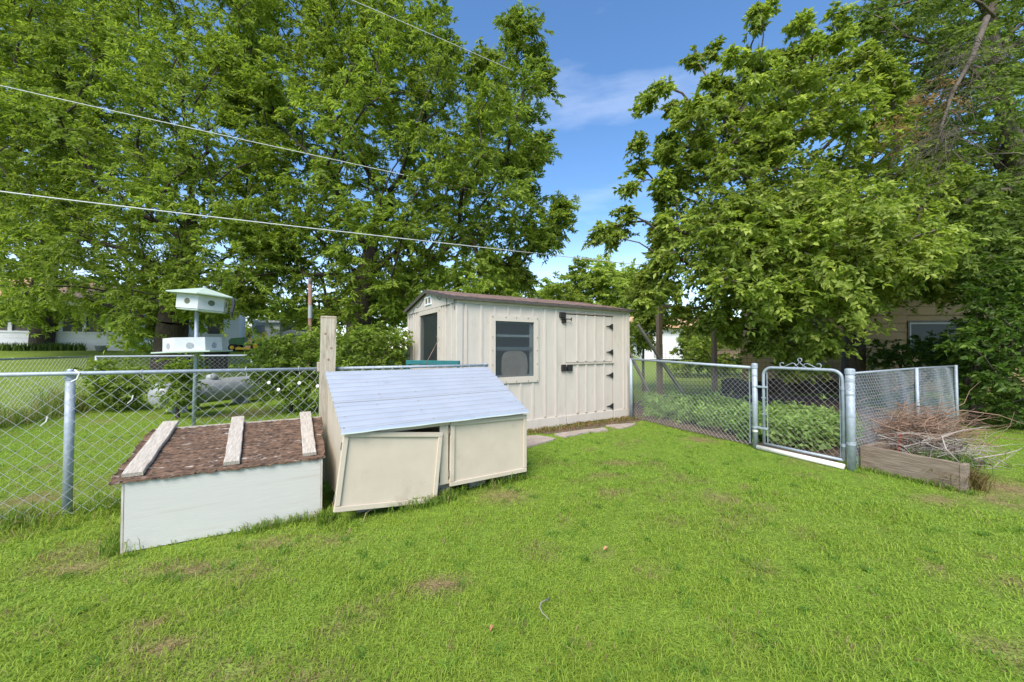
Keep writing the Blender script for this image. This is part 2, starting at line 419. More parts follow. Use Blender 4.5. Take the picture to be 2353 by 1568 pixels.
def lawn_dry(x, y):
    """0 = lush, 1 = bare: worn patches of the lawn"""
    n1 = vnoise(x, y, 1.1, 1); n2 = vnoise(x, y, 4.5, 2); n4 = vnoise(x, y, 14, 5)
    return np.clip(dry(x, y)*(.25+.75*n2+.25*n4) + np.clip(n1*n2-.50, 0, 1)*2.2 + np.clip(n4-.80, 0, 1)*3.5*(n2 > .35), 0, 1)
def ground_material():
    m, n, p, o = new_mat('lawn_soil')
    N, K = n.nodes.new, n.links.new
    p.inputs['Roughness'].default_value = .97; p.inputs['Specular IOR Level'].default_value = .1
    tc = N('ShaderNodeTexCoord'); at_ = N('ShaderNodeAttribute'); at_.attribute_name = 'tint'
    a = N('ShaderNodeTexNoise'); a.inputs['Scale'].default_value = 14; a.inputs['Detail'].default_value = 10; a.inputs['Roughness'].default_value = .7
    c = N('ShaderNodeTexNoise'); c.inputs['Scale'].default_value = 60; c.inputs['Detail'].default_value = 4
    for q in (a, c): K(tc.outputs['Object'], q.inputs['Vector'])
    r1 = N('ShaderNodeValToRGB'); e = r1.color_ramp.elements
    e[0].position = .28; e[0].color = (.55,.58,.5,1); e[1].position = .72; e[1].color = (1.4,1.3,1.3,1)
    K(a.outputs['Fac'], r1.inputs['Fac'])
    mx = N('ShaderNodeMix'); mx.data_type = 'RGBA'; mx.blend_type = 'MULTIPLY'; mx.inputs['Factor'].default_value = 1
    K(at_.outputs['Color'], mx.inputs['A']); K(r1.outputs['Color'], mx.inputs['B'])
    K(mx.outputs['Result'], p.inputs['Base Color'])
    bn = N('ShaderNodeBump'); bn.inputs['Strength'].default_value = .8; bn.inputs['Distance'].default_value = .03
    K(c.outputs['Fac'], bn.inputs['Height']); K(bn.outputs['Normal'], p.inputs['Normal'])
    return m
M['ground'] = ground_material()
ax_ = np.concatenate([-np.geomspace(900, 41, 14), np.arange(-40, -9, 1.), np.arange(-9, 9, .16), np.arange(9, 40.5, 1.), np.geomspace(41, 900, 14)])
ay_ = np.concatenate([-np.geomspace(900, 3, 14), np.arange(-2, 1, 1.), np.arange(1, 11, .16), np.arange(11, 60, 1.), np.geomspace(60, 900, 14)])
gx, gy = np.meshgrid(ax_, ay_)
nx_, ny_ = len(ax_), len(ay_)
gx, gy = gx.ravel(), gy.ravel()
V = np.stack([gx, gy, terrain(gx, gy)], 1)
i_, j_ = np.meshgrid(np.arange(nx_-1), np.arange(ny_-1)); a_ = (j_*nx_ + i_).ravel()
F = np.stack([a_, a_ + 1, a_ + nx_ + 1, a_ + nx_], 1)
near_ = (np.abs(gx) < 10) & (gy > -1) & (gy < 12)
dd_ = np.where(near_, lawn_dry(gx, gy), .12)[:, None]
gc = np.array((.165,.26,.036))*(1-dd_) + np.array((.25,.185,.10))*dd_
ground = npmesh('ground', V, F, M['ground'], cols=gc, smooth=True, kind='structure')

# bare soil of the vegetable garden behind the gate, and the bare strip at the shed foot
def sheet(name, poly, z, mat, n=40, jit=.05):
    poly = [Vector((x, y, 0)) for x, y in poly]
    P = []
    for i in range(len(poly)):
        a, b = poly[i], poly[(i+1) % len(poly)]
        k = max(2, int((b - a).length / .25))
        for j in range(k):
            q = a.lerp(b, j / k); P.append((q.x + random.uniform(-jit, jit), q.y + random.uniform(-jit, jit), z))
    cx_, cy_ = sum(p[0] for p in P) / len(P), sum(p[1] for p in P) / len(P)
    mb = MB(); mb.add(P + [(cx_, cy_, z + .01)], [(i, (i+1) % len(P), len(P)) for i in range(len(P))])
    o = mb.build(name, mat, kind='structure'); return o
sheet('garden_soil', [(2.45, 7.65), (3.3, 5.75), (4.0, 4.7), (5.6, 5.6), (7.4, 6.6), (9.3, 11.2), (6.5, 12.3), (4.2, 11.4), (2.9, 9.4)], .006, M['soil'])
sheet('bare_strip', [(.35, 6.45), (2.35, 7.68), (2.55, 7.45), (2.2, 7.1), (.55, 6.2)], .004, M['soil'], jit=.03)

# ================================================================ garden shed
SH = thing('garden_shed', 'cream board and batten garden shed with low brown shingle roof', 'shed', (-.835, 5.82, 0), R(31.4))
SL, SW, EAVE, RIDGE = 3.75, 2.58, 2.165, 2.42
WIN = (.652, 1.405, .925, 1.84)
DOOR = (2.118, 3.312, .015, 2.03)
MB().wall(0, SL, .02, EAVE, 0, .06, [WIN, DOOR]).build('front_wall', M['shed'], SH)
SWIN = (.789, 1.75, .95, 2.015)
def side_wall(x, holes, name):
    mb = MB().wall(.06, SW, .02, EAVE, 0, .06, holes)
    mb.prism([(.0, EAVE), (SW, EAVE), (SW/2, RIDGE)], 0.0, .06)
    # (a along depth, y thickness, z) -> local: x = x + thickness, y = a
    mb.v = [(x + v[1], v[0], v[2]) for v in mb.v]
    return mb.build(name, M['shed'], SH)
side_wall(0, [SWIN], 'gable_wall')
side_wall(SL - .06, [], 'gable_wall')
MB().box(0.06, SL - .06, SW - .06, SW, .02, EAVE).build('back_wall', M['shed'], SH)
MB().box(.06, SL - .06, .06, SW - .06, 0.0, .05).build('floor', M['dark_in'], SH)
# trims
MB().bbox(-.02, SL + .02, -.022, -.001, 2.095, 2.163).build('top_trim', M['shed_trim'], SH)
MB().bbox(-.02, 2.110, -.024, -.001, 0.0, .185).build('skirt_board', M['shed_trim'], SH)
MB().bbox(3.318, SL + .02, -.024, -.001, 0.0, .185).build('skirt_board', M['shed_trim'], SH)
MB().bbox(-.022, -.001, .02, SW, 0.0, .185).build('skirt_board', M['shed_trim'], SH)
gp_ = MB().prism([(.0, 2.10), (SW, 2.10), (SW, EAVE - .005), (SW/2, RIDGE - .01), (0, EAVE - .005)], -.024, -.001)
gp_.v = [(v[1], v[0], v[2]) for v in gp_.v]
gp_.build('gable_panel', M['shed'], SH)
for x0, x1 in ((-.02, .085), (3.665, SL + .02)):
    MB().bbox(x0, x1, -.020, -.001, .187, 2.093).build('corner_board', M['shed_trim'], SH)
MB().bbox(-.019, -.001, .001, .07, .187, 2.098).build('corner_board', M['shed_trim'], SH)
MB().bbox(-.019, -.001, SW - .07, SW, .187, 2.098).build('corner_board', M['shed_trim'], SH)
# battens, front wall
def batten_f(x, z0, z1, par=SH, y=-.016, w=.045):
    j = random.uniform(-.004, .004)
    return MB().bbox(x - w/2 + j, x + w/2 + j, y, y + .0155, z0, z1, .003).build('batten', M['shed_trim'], par)
for x in (.142, .403, .647, .901, 1.14, 1.393, 1.643, 1.887):
    if .572 < x < 1.495:
        batten_f(x, .187, .822); batten_f(x, 1.937, 2.093)
    else: batten_f(x, .187, 2.093)
for x in (2.389, 2.60, 2.833, 3.07): batten_f(x, 2.045, 2.093)
for x in (2.08, 3.36, 3.602): batten_f(x, .187, 2.093) if x > 3.5 else None
# battens, gable side
for a in (.215, .47, .575, 1.9, 2.03, 2.185, 2.365):
    if .64 < a < 1.80: continue
    mb = MB().bbox(-.016, -.0005, a - .022, a + .022, .187, 2.098, .003)
    mb.build('batten', M['shed_trim'], SH)
for a in (.80, 1.04, 1.28, 1.52, 1.72):
    MB().bbox(-.016, -.0005, a - .022, a + .022, .187, .868, .003).build('batten', M['shed_trim'], SH)
# front window
W1 = MB().wall(.572, 1.496, .824, 1.935, -.030, -.001, [WIN]).build('window', M['winframe'], SH)
MB().box(WIN[0] + .001, WIN[1] - .001, -.010, -.005, WIN[2] + .001, WIN[3] - .001).build('pane', M['pane'], W1)
mb = MB()
mb.wall(WIN[0]+.002, WIN[1]-.002, WIN[2]+.002, WIN[3]-.002, .030, .05, [(WIN[0]+.03, WIN[1]-.05, WIN[2]+.03, WIN[3]-.03)])
mb.box(WIN[0]+.03, WIN[1]-.05, .032, .05, 1.585, 1.625)
mb.build('inner_sash', M['sash'], W1)
MB().box(WIN[0]+.02, WIN[1]-.02, .012, .019, 1.36, 1.42).build('meeting_rail', M['greymetal'], W1)
cb = MB(); pts = []
for k in range(24):
    q = k / 24 * 2 * math.pi
    c_, s_ = math.cos(q), math.sin(q)
    e_ = 1 + .03*math.sin(3*q+1)
    pts.append((1.05 + e_*(.25 - .03*s_) * math.copysign(abs(c_) ** .6, c_), 1.13 + .235 * math.copysign(abs(s_) ** .6, s_)))
cb.prism(pts, .02, .055); cb.build('cardboard', M['card'], W1)
mb = MB()
def screw(x, z, y=-.030, r=.0085):
    Mx = Matrix.Translation((x, y - .006, z)) @ Matrix.Rotation(R(90), 4, 'X')
    mb.lathe([(r, -.008), (r, .001), (r*.5, .004)], 8, Mx)
for x in (.597, .845, 1.045, 1.28, 1.468): screw(x, 1.905); screw(x, .85)
for z in (1.58, 1.36, 1.13): screw(.597, z); screw(1.468, z)
mb.build('screw_heads', M['iron'], W1, kind='stuff')
# side window
W2m = MB().wall(.64, 1.81, .87, 2.093, -.026, -.001, [SWIN]); W2m.v = [(v[1], v[0], v[2]) for v in W2m.v]
W2 = W2m.build('window', M['winframe'], SH)
MB().box(-.008, -.004, SWIN[0]+.001, SWIN[1]-.001, SWIN[2]+.001, SWIN[3]-.001).build('pane', M['pane'], W2)
mb = MB(); 
for z in (1.40, 1.75, 2.03):
    Mx = Matrix.Translation((-.032, .69, z)) @ Matrix.Rotation(R(-90), 4, 'Y')
    mb.lathe([(.008, -.008), (.008, .001), (.004, .004)], 8, Mx)
mb.build('screw_heads', M['iron'], W2, kind='stuff')
# gable vent
VT = MB().wall(1.08, 1.42, 2.175, 2.325, -.040, -.024, [(1.105, 1.235, 2.20, 2.305), (1.265, 1.395, 2.20, 2.305)])
VT.v = [(v[1], v[0], v[2]) for v in VT.v]
vent = VT.build('gable_vent', M['white'], SH)
for y0 in (1.105, 1.265):
    for k in range(5):
        Mx = Matrix.Translation((-.030, y0 + .065, 2.21 + k * .021)) @ Matrix.Rotation(R(-38), 4, 'Y')
        MB().box(-.010, .010, -.065, .065, -.0015, .0015, Mx).build('slat', M['twiggrey'], vent)
# loose cables on the gable
mb = MB()
def arc(a0, a1, z0, z1, sag, x=-.03, n=9):
    return [(x - .004*math.sin(i*2.1), a0 + (a1-a0)*i/n, z0 + (z1-z0)*i/n - sag*4*(i/n)*(1-i/n)) for i in range(n+1)]
for pth in (arc(.52, .86, 2.30, 2.37, .12), [(-.03, .36, 2.27), (-.032, .355, 2.18), (-.03, .36, 2.05)], [(-.035, .03, 2.16), (-.037, .03, 2.08), (-.034, .035, 1.99)],
            arc(2.08, 2.5, 2.18, 2.05, .06), arc(1.5, 1.95, 2.33, 2.2, .05)):
    MB().tube(pth, .005, 5).build('cable', M['cabledark'], SH, True)
# roof : deck, drip edge, shingles
OV, OE = .075, .075
sl = (RIDGE - EAVE) / (SW / 2)
ang = math.atan(sl)
slope_len = (SW/2 + OV) / math.cos(ang)
zE = EAVE - OV * sl + .006
roof = MB()
def deck(y0, z0, y1, z1, t):
    return [(-OE, y0, z0), (SL+OE, y0, z0), (SL+OE, y1, z1), (-OE, y1, z1), (-OE, y0, z0+t), (SL+OE, y0, z0+t), (SL+OE, y1, z1+t), (-OE, y1, z1+t)]
BF = [(0,3,2,1),(4,5,6,7),(0,1,5,4),(1,2,6,5),(2,3,7,6),(3,0,4,7)]
zr = zE + (SW/2 + OV) * sl
roof.add(deck(-OV, zE, SW/2, zr, .022), BF)
roof.add([(x, SW - y, z) for x, y, z in deck(-OV, zE, SW/2, zr, .022)], [tuple(reversed(f)) for f in BF])
RF = roof.build('roof', M['drip'], SH)
d = MB()
d.box(-OE-.006, SL+OE+.006, -OV-.010, -OV-.001, zE-.022, zE+.026)
for sx in (-OE-.010, SL+OE+.001):
    for flip in (0, 1):
        P = [(sx, -OV, zE-.035), (sx+.009, -OV, zE-.035), (sx+.009, SW/2, zr-.035), (sx, SW/2, zr-.035),
             (sx, -OV, zE+.028), (sx+.009, -OV, zE+.028), (sx+.009, SW/2, zr+.028), (sx, SW/2, zr+.028)]
        if flip: d.add([(x, SW - y, z) for x, y, z in P], [tuple(reversed(f)) for f in BF])
        else: d.add(P, BF)
d.build('drip_edge', M['drip'], RF)
TW, TH, CO = .305, .20, .145
shm = []
for k in range(3):
    m_ = MB()
    m_.bbox(.003, TW-.003, 0, TH, 0, .008 + .003*k, .002)
    me = bpy.data.meshes.new('shingle'); me.from_pydata(m_.v, [], m_.f); me.update(); me.materials.append(M['shingle']); shm.append(me)
nc = int(slope_len / CO) + 1
for c in range(nc):
    off = (c % 2) * TW / 2
    k = 0
    x = -OE - off * 0
    n_t = int((SL + 2*OE) / TW)
    for k in range(n_t):
        xx = -OE + k * TW + (.06 if c % 2 else .0) + random.uniform(-.003, .003)
        sd_ = c * CO - .012
        if sd_ + TH > slope_len + .05: sd_ = slope_len + .05 - TH
        o = bpy.data.objects.new('shingle', shm[random.randrange(3)]); COL.objects.link(o); o.parent = RF
        o.location = (xx, -OV + sd_ * math.cos(ang), zE + .024 + sd_ * math.sin(ang) + .0015 * (c % 2) + random.uniform(0, .002))
        o.rotation_euler = (ang - R(1.6) + random.uniform(-.004, .012), 0, random.uniform(-.004, .004))
# doors
def door(z0, z1, bz0, bz1):
    D = MB().bbox(2.133, 3.297, .006, .04, z0, z1, .004).build('door', M['shed'], SH)
    for x in (2.389, 2.60, 2.833, 3.07):
        batten_f(x, bz0, bz1, D, -.012)
    return D
D1 = door(1.138, 2.016, 1.16, 2.018)
D2 = door(.02, 1.128, .20, 1.095)
MB().bbox(2.135, 3.295, -.016, .0055, .025, .182, .004).build('kick_board', M['shed_trim'], D2)
MB().bbox(2.15, 3.32, -.022, .003, 1.10, 1.132, .003).build('rail', M['oldwood'], D2)
for D_, zs in ((D1, (1.827, 1.324)), (D2, (.873, .269))):
    for z in zs:
        mb = MB()
        mb.prism([(3.11, z), (3.14, z+.010), (3.19, z+.013), (3.25, z+.034), (3.262, z+.05), (3.285, z+.05), (3.285, z-.05), (3.262, z-.05), (3.25, z-.034), (3.19, z-.013), (3.14, z-.010)][::-1], -.020, -.014)
        mb.tube([(3.29, -.020, z-.052), (3.29, -.020, z+.052)], .008, 8)
        mb.build('hinge', M['black'], D_)
mb = MB(); mb.bbox(1.965, 2.095, -.045, -.001, 1.945, 2.045, .006); mb.build('latch_plate', M['black'], SH)
mb = MB(); mb.bbox(2.02, 2.11, -.040, -.001, 1.855, 1.94, .006); mb.tube([(1.99, -.045, 1.925), (2.22, -.045, 1.925)], .009, 8); mb.tube([(2.215, -.045, 1.895), (2.215, -.045, 1.955)], .010, 8)
mb.build('slide_bolt', M['black'], SH)
mb = MB(); mb.bbox(2.005, 2.105, -.040, -.001, .985, 1.105, .008); mb.bbox(2.135, 2.255, -.036, .0, .985, 1.095, .004); mb.box(2.09, 2.15, -.045, -.030, 1.03, 1.06)
mb.build('hasp', M['black'], SH)

MB().box(2.12, 3.33, -.012, -.001, 2.032, 2.041).build('door_head_strip', M['brownpost'], SH)
for x in (1.64, 1.887, 2.389, 2.60, 2.833, 3.07, 3.602):
    mb = MB(); e_ = random.uniform(.018, .04)
    mb.prism([(x-.02, .188), (x+.02, .188), (x+.022, .188+e_*.5), (x+.004, .188+e_), (x-.012, .188+e_*.6)], -.0185, -.0155)
    mb.build('rot_patch', M['brownpost'], SH if x < 2.2 or x > 3.3 else D2)
# flagstones at the shed foot
def flag(px, lab, th=.028):
    P = [gp(x, y, th) for x, y in px]
    c = sum(P) / len(P)
    T = thing('paving_slab', lab, 'paving slab', (c[0], c[1], 0), 0, 'slabs along the foot of the shed')
    mb = MB(); q = []
    n = len(P)
    for i in range(n):
        a, b = P[i], P[(i+1) % n]
        for t in (0, .33, .66): 
            v = a + (b - a) * t + rng.normal(0, .012, 3); q.append((v[0]-c[0], v[1]-c[1]))
    m = len(q)
    V = [(x, y, 0) for x, y in q] + [(x, y, th-.006) for x, y in q] + [(x*.97, y*.97, th) for x, y in q]
    F = [tuple(range(2*m, 3*m))]
    for i in range(m):
        j = (i+1) % m
        F += [(i, j, m+j, m+i), (m+i, m+j, 2*m+j, 2*m+i)]
    mb.add(V, F); mb.build('slab', M['slab'], T)
flag([(1190, 1002), (1240, 1000), (1279, 1006), (1255, 1014), (1200, 1030)], 'pinkish slab beside the metal roofed hutch')
flag([(1276, 997), (1330, 989), (1388, 982), (1398, 987), (1340, 994), (1300, 1004)], 'longest pinkish slab below the shed door')
flag([(1395, 977), (1440, 973), (1462, 972), (1450, 979), (1420, 983)], 'small pinkish slab by the right shed corner')

# ================================================================ hutch with corrugated roof
HU = thing('nesting_hutch', 'low cream hutch with corrugated metal roof and sagging left door', 'hutch', (-1.346, 3.047, 0), R(34.24))
HL, HD, HZF, HZB, HB = 1.81, .812, .742, 1.137, .125
hs = (HZB - HZF) / HD
zt = lambda y: HZF - .03 + y * hs          # underside of roof
y0, y1 = .06, .80
for x in (.012, 1.775):
    mb = MB(); mb.prism([(y0, HB), (y1, HB), (y1, zt(y1)-.004), (y0, zt(y0)-.004)], 0, .02)
    mb.v = [(x + v[1], v[0], v[2]) for v in mb.v]; mb.build('end_panel', M['hutch'], HU)
MB().box(.034, 1.773, y1-.02, y1-.001, HB, zt(y1)-.02).build('back_panel', M['hutch'], HU)
MB().box(.034, 1.773, y0+.002, y1-.022, HB, HB+.018).build('floor', M['hutch_in'], HU)
MB().box(.90, .92, y0+.03, y1-.03, HB+.019, zt(y0)-.02).build('partition', M['hutch_in'], HU)
MB().bbox(.012, 1.797, y0-.022, y0-.002, .672, .712).build('top_rail', M['hutch'], HU)
MB().bbox(.848, .935, y0-.022, y0-.002, HB, .671).build('stile', M['hutch'], HU)
MB().bbox(.012, .05, y0-.022, y0-.002, HB, .671).build('stile', M['hutch'], HU)
MB().bbox(.936, 1.797, y0-.022, y0-.002, HB-.002, HB+.035).build('bottom_rail', M['hutch'], HU)
MB().bbox(.051, .847, y0-.022, y0-.002, HB-.002, HB+.03).build('bottom_rail', M['hutch'], HU)
def panel_door(Wd, Hd, Mx, name='door'):
    D = MB().bbox(0, Wd, 0, .012, 0, Hd, .003, Mx).build(name, M['hutch'], HU)
    fw = .042
    for bx in ((0, Wd, Hd-fw, Hd), (0, Wd, 0, fw), (0, fw, fw+.001, Hd-fw-.001), (Wd-fw, Wd, fw+.001, Hd-fw-.001)):
        MB().bbox(bx[0], bx[1], -.019, -.0005, bx[2], bx[3], .004, Mx).build('frame_strip', M['hutch'], D)
    return D
panel_door(.885, .60, Matrix.Translation((.938, y0-.037, .105)) @ Matrix.Rotation(R(1.2), 4, 'Y').to_4x4() @ Matrix.Rotation(R(-1.5), 4, 'X'))
# the left door has dropped off its upper hinge: turned in its plane and leaning out at the foot
Sh = Matrix.Identity(4)
DW, DH = .86, .615
Mx = Matrix.Translation((-.065, y0-.075, .118)) @ Matrix.Rotation(R(7.4), 4, 'Y') @ Matrix.Rotation(R(-4), 4, 'X')
LD = panel_door(DW, DH, Mx)
for z in (.10, .50): MB().bbox(-.006, .0, -.012, .012, z-.03, z+.03, .001, Mx).build('hinge', M['iron'], LD)
for z in (.62, .22): MB().bbox(.93, .945, y0-.036, y0-.023, z-.03, z+.03, .002).build('hinge', M['iron'], HU)
# corrugated sheets
def corrugated(ya, yb, lift, name):
    P, F = [], []
    nx, per = 16, .0675
    m = int((yb - ya) / per * 14)
    for j in range(m + 1):
        y = ya + (yb - ya) * j / m
        for i in range(nx + 1):
            x = -.012 + (HL + .024) * i / nx
            z = HZF + y * hs + lift + .0125 * math.cos(2*math.pi*y/per) + .0025*math.sin(x*3.1+y*9) 
            if name_dent and abs(x-.33) < .22 and .62 < y < .76: z -= .012 * math.cos((x-.33)/.22*1.57) * math.cos((y-.69)/.07*1.57)
            P.append((x, y, z))
    for j in range(m):
        for i in range(nx):
            a = j*(nx+1)+i; F.append((a, a+1, a+nx+2, a+nx+1))
    k = len(P)
    P += [(x, y + .0015, z - .003) for x, y, z in P]
    F += [tuple(q + k for q in reversed(f)) for f in F]
    # close the rim with its own vertices, so the sheet keeps crisp cut edges
    rim = [(i+1, i, i+k, i+1+k) for i in range(nx)] + [(m*(nx+1)+i, m*(nx+1)+i+1, m*(nx+1)+i+1+k, m*(nx+1)+i+k) for i in range(nx)]
    for j in range(m): a = j*(nx+1); b = a+nx+1; rim.append((a, b, b+k, a+k)); rim.append((b+nx, a+nx, a+nx+k, b+nx+k))
    for f in rim: q = len(P); P += [P[v] for v in f]; F.append((q, q+1, q+2, q+3))
    return MB().add(P, F).build(name, M['corr'], HU, True)
name_dent = True
S2 = corrugated(.325, .83, .0165, 'roof_sheet')
name_dent = False
S1 = corrugated(-.012, .345, .006, 'roof_sheet')
# turned down front lip and screws
mb = MB(); Pl = []
for i in range(25):
    x = -.014 + (HL + .028) * i / 24
    z = HZF - .012*hs + .006 + .0125*math.cos(2*math.pi*.012/.0675)
    Pl += [(x, -.012, z), (x, -.026, z-.010), (x, -.028, z-.034 - .002*math.sin(i))]
Fl = []
for i in range(24):
    for j in range(2): a = i*3+j; Fl.append((a, a+1, a+4, a+3))
mb.add(Pl, Fl); k = len(mb.v)
mb.v += [(x, y+.003, z-.002) for x, y, z in mb.v[:k]]; mb.f += [tuple(q+k for q in reversed(f)) for f in list(mb.f)]
mb.build('front_lip', M['corr'], S1, True)
for S_, rows in ((S2, (.80, .60, .42)), (S1, (.27, .135, .03))):
    mb = MB()
    for yr in rows:
        yr = round(yr / .0675) * .0675
        for x in (.03, .36, .74, 1.12, 1.45, 1.78):
            if random.random() < .22: continue
            x += random.uniform(-.04, .04); z = HZF + yr*hs + (.029 if S_ is S2 else .019)
            mb.lathe([(.008, 0), (.008, .004), (.004, .008)], 7, Matrix.Translation((x, yr, z - .006)))
    mb.build('screw_heads', M['iron'], S_, kind='stuff')
# concrete blocks carrying the hutch
def hl(x, y): return (-1.346 + math.cos(R(34.24))*x - math.sin(R(34.24))*y, 3.047 + math.sin(R(34.24))*x + math.cos(R(34.24))*y)
for (x, y, lab) in ((.89, .16, 'front middle block under the gap between hutch doors'), (1.30, .2, 'block half hidden in grass under the right hutch door'),
                    (1.68, .2, 'block under the right front corner of the hutch'), (.25, .2, 'block behind the sagging left hutch door')):
    q = hl(x, y)
    T = thing('concrete_block', 'grey concrete ' + lab, 'concrete block', (q[0], q[1], 0), R(34.24 + random.uniform(-5, 5)), 'blocks under the hutch')
    mb = MB(); w_, d_, h_ = .19, .13, HB - .002
    mb.bbox(-w_/2, w_/2, -d_/2, d_/2, 0, h_, .006); 
    mb.build('block', M['block'], T)
for (x, y, lab) in ((.3, .66, 'block under the left rear of the hutch'), (1.6, .66, 'block under the right rear of the hutch')):
    q = hl(x, y)
    T = thing('concrete_block', 'grey concrete ' + lab, 'concrete block', (q[0], q[1], 0), R(34.24), 'blocks under the hutch')
    MB().bbox(-.095, .095, -.065, .065, 0, HB-.002, .006).build('block', M['block'], T)

# ================================================================ white box with brown roof
BX = thing('white_storage_box', 'white wooden box with brown roll roofing and three grey boards', 'storage box', (-2.648, 2.611, 0), R(28.28))
BL, BD, BF0, BB0 = 1.222, .758, .485, .685
bs = (BB0 - BF0) / BD
MB().bbox(.012, BL-.012, 0, .014, .006, BF0, .002).build('front_panel', M['whitebox'], BX)
MB().box(0, .0115, -.003, .02, .004, BF0-.002).build('corner_strip', M['edge'], BX)
MB().box(BL-.0115, BL, -.003, .02, .004, BF0-.002).build('corner_strip', M['edge'], BX)
for x in (.012, BL-.026):
    mb = MB(); mb.prism([(.021, .006), (BD-.01, .006), (BD-.01, BB0-.008), (.021, BF0-.006)], 0, .014)
    mb.v = [(x + v[1], v[0], v[2]) for v in mb.v]; mb.build('side_panel', M['whitebox'], BX)
MB().box(.027, BL-.027, BD-.024, BD-.010, .006, BB0-.012).build('back_panel', M['whitebox'], BX)
P, F = [], []
nx, ny = 64, 34
for j in range(ny+1):
    for i in range(nx+1):
        x = -.062 + (BL + .075) * i / nx; y = -.018 + (BD + .035) * j / ny
        e = .010 if (j in (0, ny) or i in (0, nx)) else .003
        P.append((x + random.uniform(-e, e), y + random.uniform(-e, e)*.8, BF0 + y*bs + .012 + random.uniform(-.006, .006) + (.004 if i in (0, nx) else 0)))
for j in range(ny):
    for i in range(nx): a = j*(nx+1)+i; F.append((a, a+1, a+nx+2, a+nx+1))
k = len(P)
P += [(x, y, z - .012) for x, y, z in P]; F += [tuple(q+k for q in reversed(f)) for f in F]
for i in range(nx): F.append((i+1, i, i+k, i+1+k)); b = ny*(nx+1)+i; F.append((b, b+1, b+1+k, b+k))
for j in range(ny): a = j*(nx+1); b = a+nx+1; F.append((a, b, b+k, a+k)); a += nx; b += nx; F.append((b, a, a+k, b+k))
BR = MB().add(P, F).build('roof', M['rollroof'], BX)
MB().box(-.03, BL, BD+.004, BD+.018, BB0-.01, BB0+.022).build('rear_batten', M['oldwood'], BR)
for (xa, xb, wd) in ((.045, .05, .112), (.605, .535, .10), (1.127, 1.092, .098)):
    T = MB(); ln = .83 / math.cos(math.atan(bs))
    yaw = math.atan2(xa - xb, .83)
    Mx = Matrix.Translation((xa, .025, BF0 + .025*bs + .017)) @ Matrix.Rotation(yaw, 4, 'Z') @ Matrix.Rotation(math.atan(bs), 4, 'X')
    n = 10; P = []; F = []
    for i in range(n+1):
        y = ln*i/n
        a = -wd/2 + random.uniform(-.003, .003); b = wd/2 + random.uniform(-.003, .003)
        P += [Mx @ Vector(p) for p in ((a, y, 0), (b, y, 0), (b, y, .024), (b-.004, y, .028), (a+.004, y, .028+random.uniform(-.001,.001)), (a, y, .024))]
    for i in range(n):
        for q in range(6): F.append((i*6+q, i*6+(q+1) % 6, i*6+6+(q+1) % 6, i*6+6+q))
    F += [tuple(range(5, -1, -1)), tuple(range(n*6, n*6+6))]
    T.add(P, F).build('roof_board', M['oldwood'], BR)

# ================================================================ fences
def chain(mb, x0, x1, z0, z1, cell, r, y=0.0, n=4, barb=.018, wob=.0):
    h = cell / 2
    k = 0; x = x0
    rows = int(round((z1 - z0) / h)); dz = (z1 - z0) / rows
    while x < x1 - h * .3:
        ph = random.uniform(0, 6)
        path = []
        for j in range(rows + 1):
            xx = x + (h if (j + k) % 2 else 0)
            xx = min(xx, x1)
            path.append((xx, y + (.5 if j % 2 else -.5) * r * 1.6 + wob*math.sin(x*2.3 + j*.35), z0 + j*dz + .002*math.sin(ph+j)))
        if barb: path.append((path[-1][0] + .006, y, z1 + barb))
        mb.tube(path, r, n, False)
        x += h; k += 1
    return mb
def rail_ties(mb, xs, z, rr, y=0):
    for x in xs:
        pts = [(x + .004*math.sin(i), y + (rr+.003)*math.cos(i*.8), z + (rr+.003)*math.sin(i*.8)) for i in range(8)] + [(x+.01, y-.006, z-.06)]
        mb.tube(pts, .0025, 4, False)
# near left fence
fa = np.array([-1.968, 4.08]); fd = fa - np.array([-3.636, 3.132]); fl_ = np.linalg.norm(fd); fu = fd/fl_
FY = math.atan2(fu[1], fu[0])
org = fa - fu * (fl_ + 1.75)
FN = thing('chain_link_fence', 'near chain link fence left of the tall wooden post, running on behind the hutch', 'fence', (org[0], org[1], 0), FY)
Lp = 1.75; Lw = 1.75 + fl_; Le = Lw + 1.88
MB().tube([(0, 0, 1.195), (Lw-.085, 0, 1.178)], .0168, 12).build('top_rail', M['galv'], FN, True)
MB().tube([(Lw+.085, 0, 1.178), (Le+.02, 0, 1.174)], .0168, 12).build('top_rail', M['galv'], FN, True)
mb = MB(); mb.tube([(Lp, .045, 0), (Lp, .045, 1.16)], .0295, 14); mb.build('line_post', M['galv'], FN, True)
mb = MB(); mb.lathe([(.0325, 1.13), (.0325, 1.165), (.023, 1.185), (.023, 1.212), (.015, 1.222)], 14, Matrix.Translation((Lp, .045, 0))); mb.build('post_cap', M['galv'], FN)
mb = MB(); mb.tube([(Le, .03, 0), (Le, .03, 1.20)], .03, 12); mb.build('end_post', M['galv'], FN, True)
mb = MB(); chain(mb, 0.0, Lw-.09, .05, 1.165, .106, .0018, -.022, 4, .0, .008); mb.build('wire_mesh', M['wire'], FN, kind='stuff')
mb = MB(); chain(mb, Lw+.09, Le, .05, 1.165, .106, .0018, -.022, 4, .028, .004); mb.build('wire_mesh', M['wire'], FN, kind='stuff')
mb = MB(); rail_ties(mb, (.35, 1.0, 2.2, 2.95, 3.4), 1.187, .0205); mb.build('wire_ties', M['rustwire'], FN)
mb = MB(); mb.tube([(Lp+.04, 0, 1.215), (Lp+.075, -.02, 1.19), (Lp+.06, -.025, 1.14), (Lp+.03, -.03, 1.12)], .006, 6); mb.build('cord_knot', M['rustwire'], FN)
mb = MB()
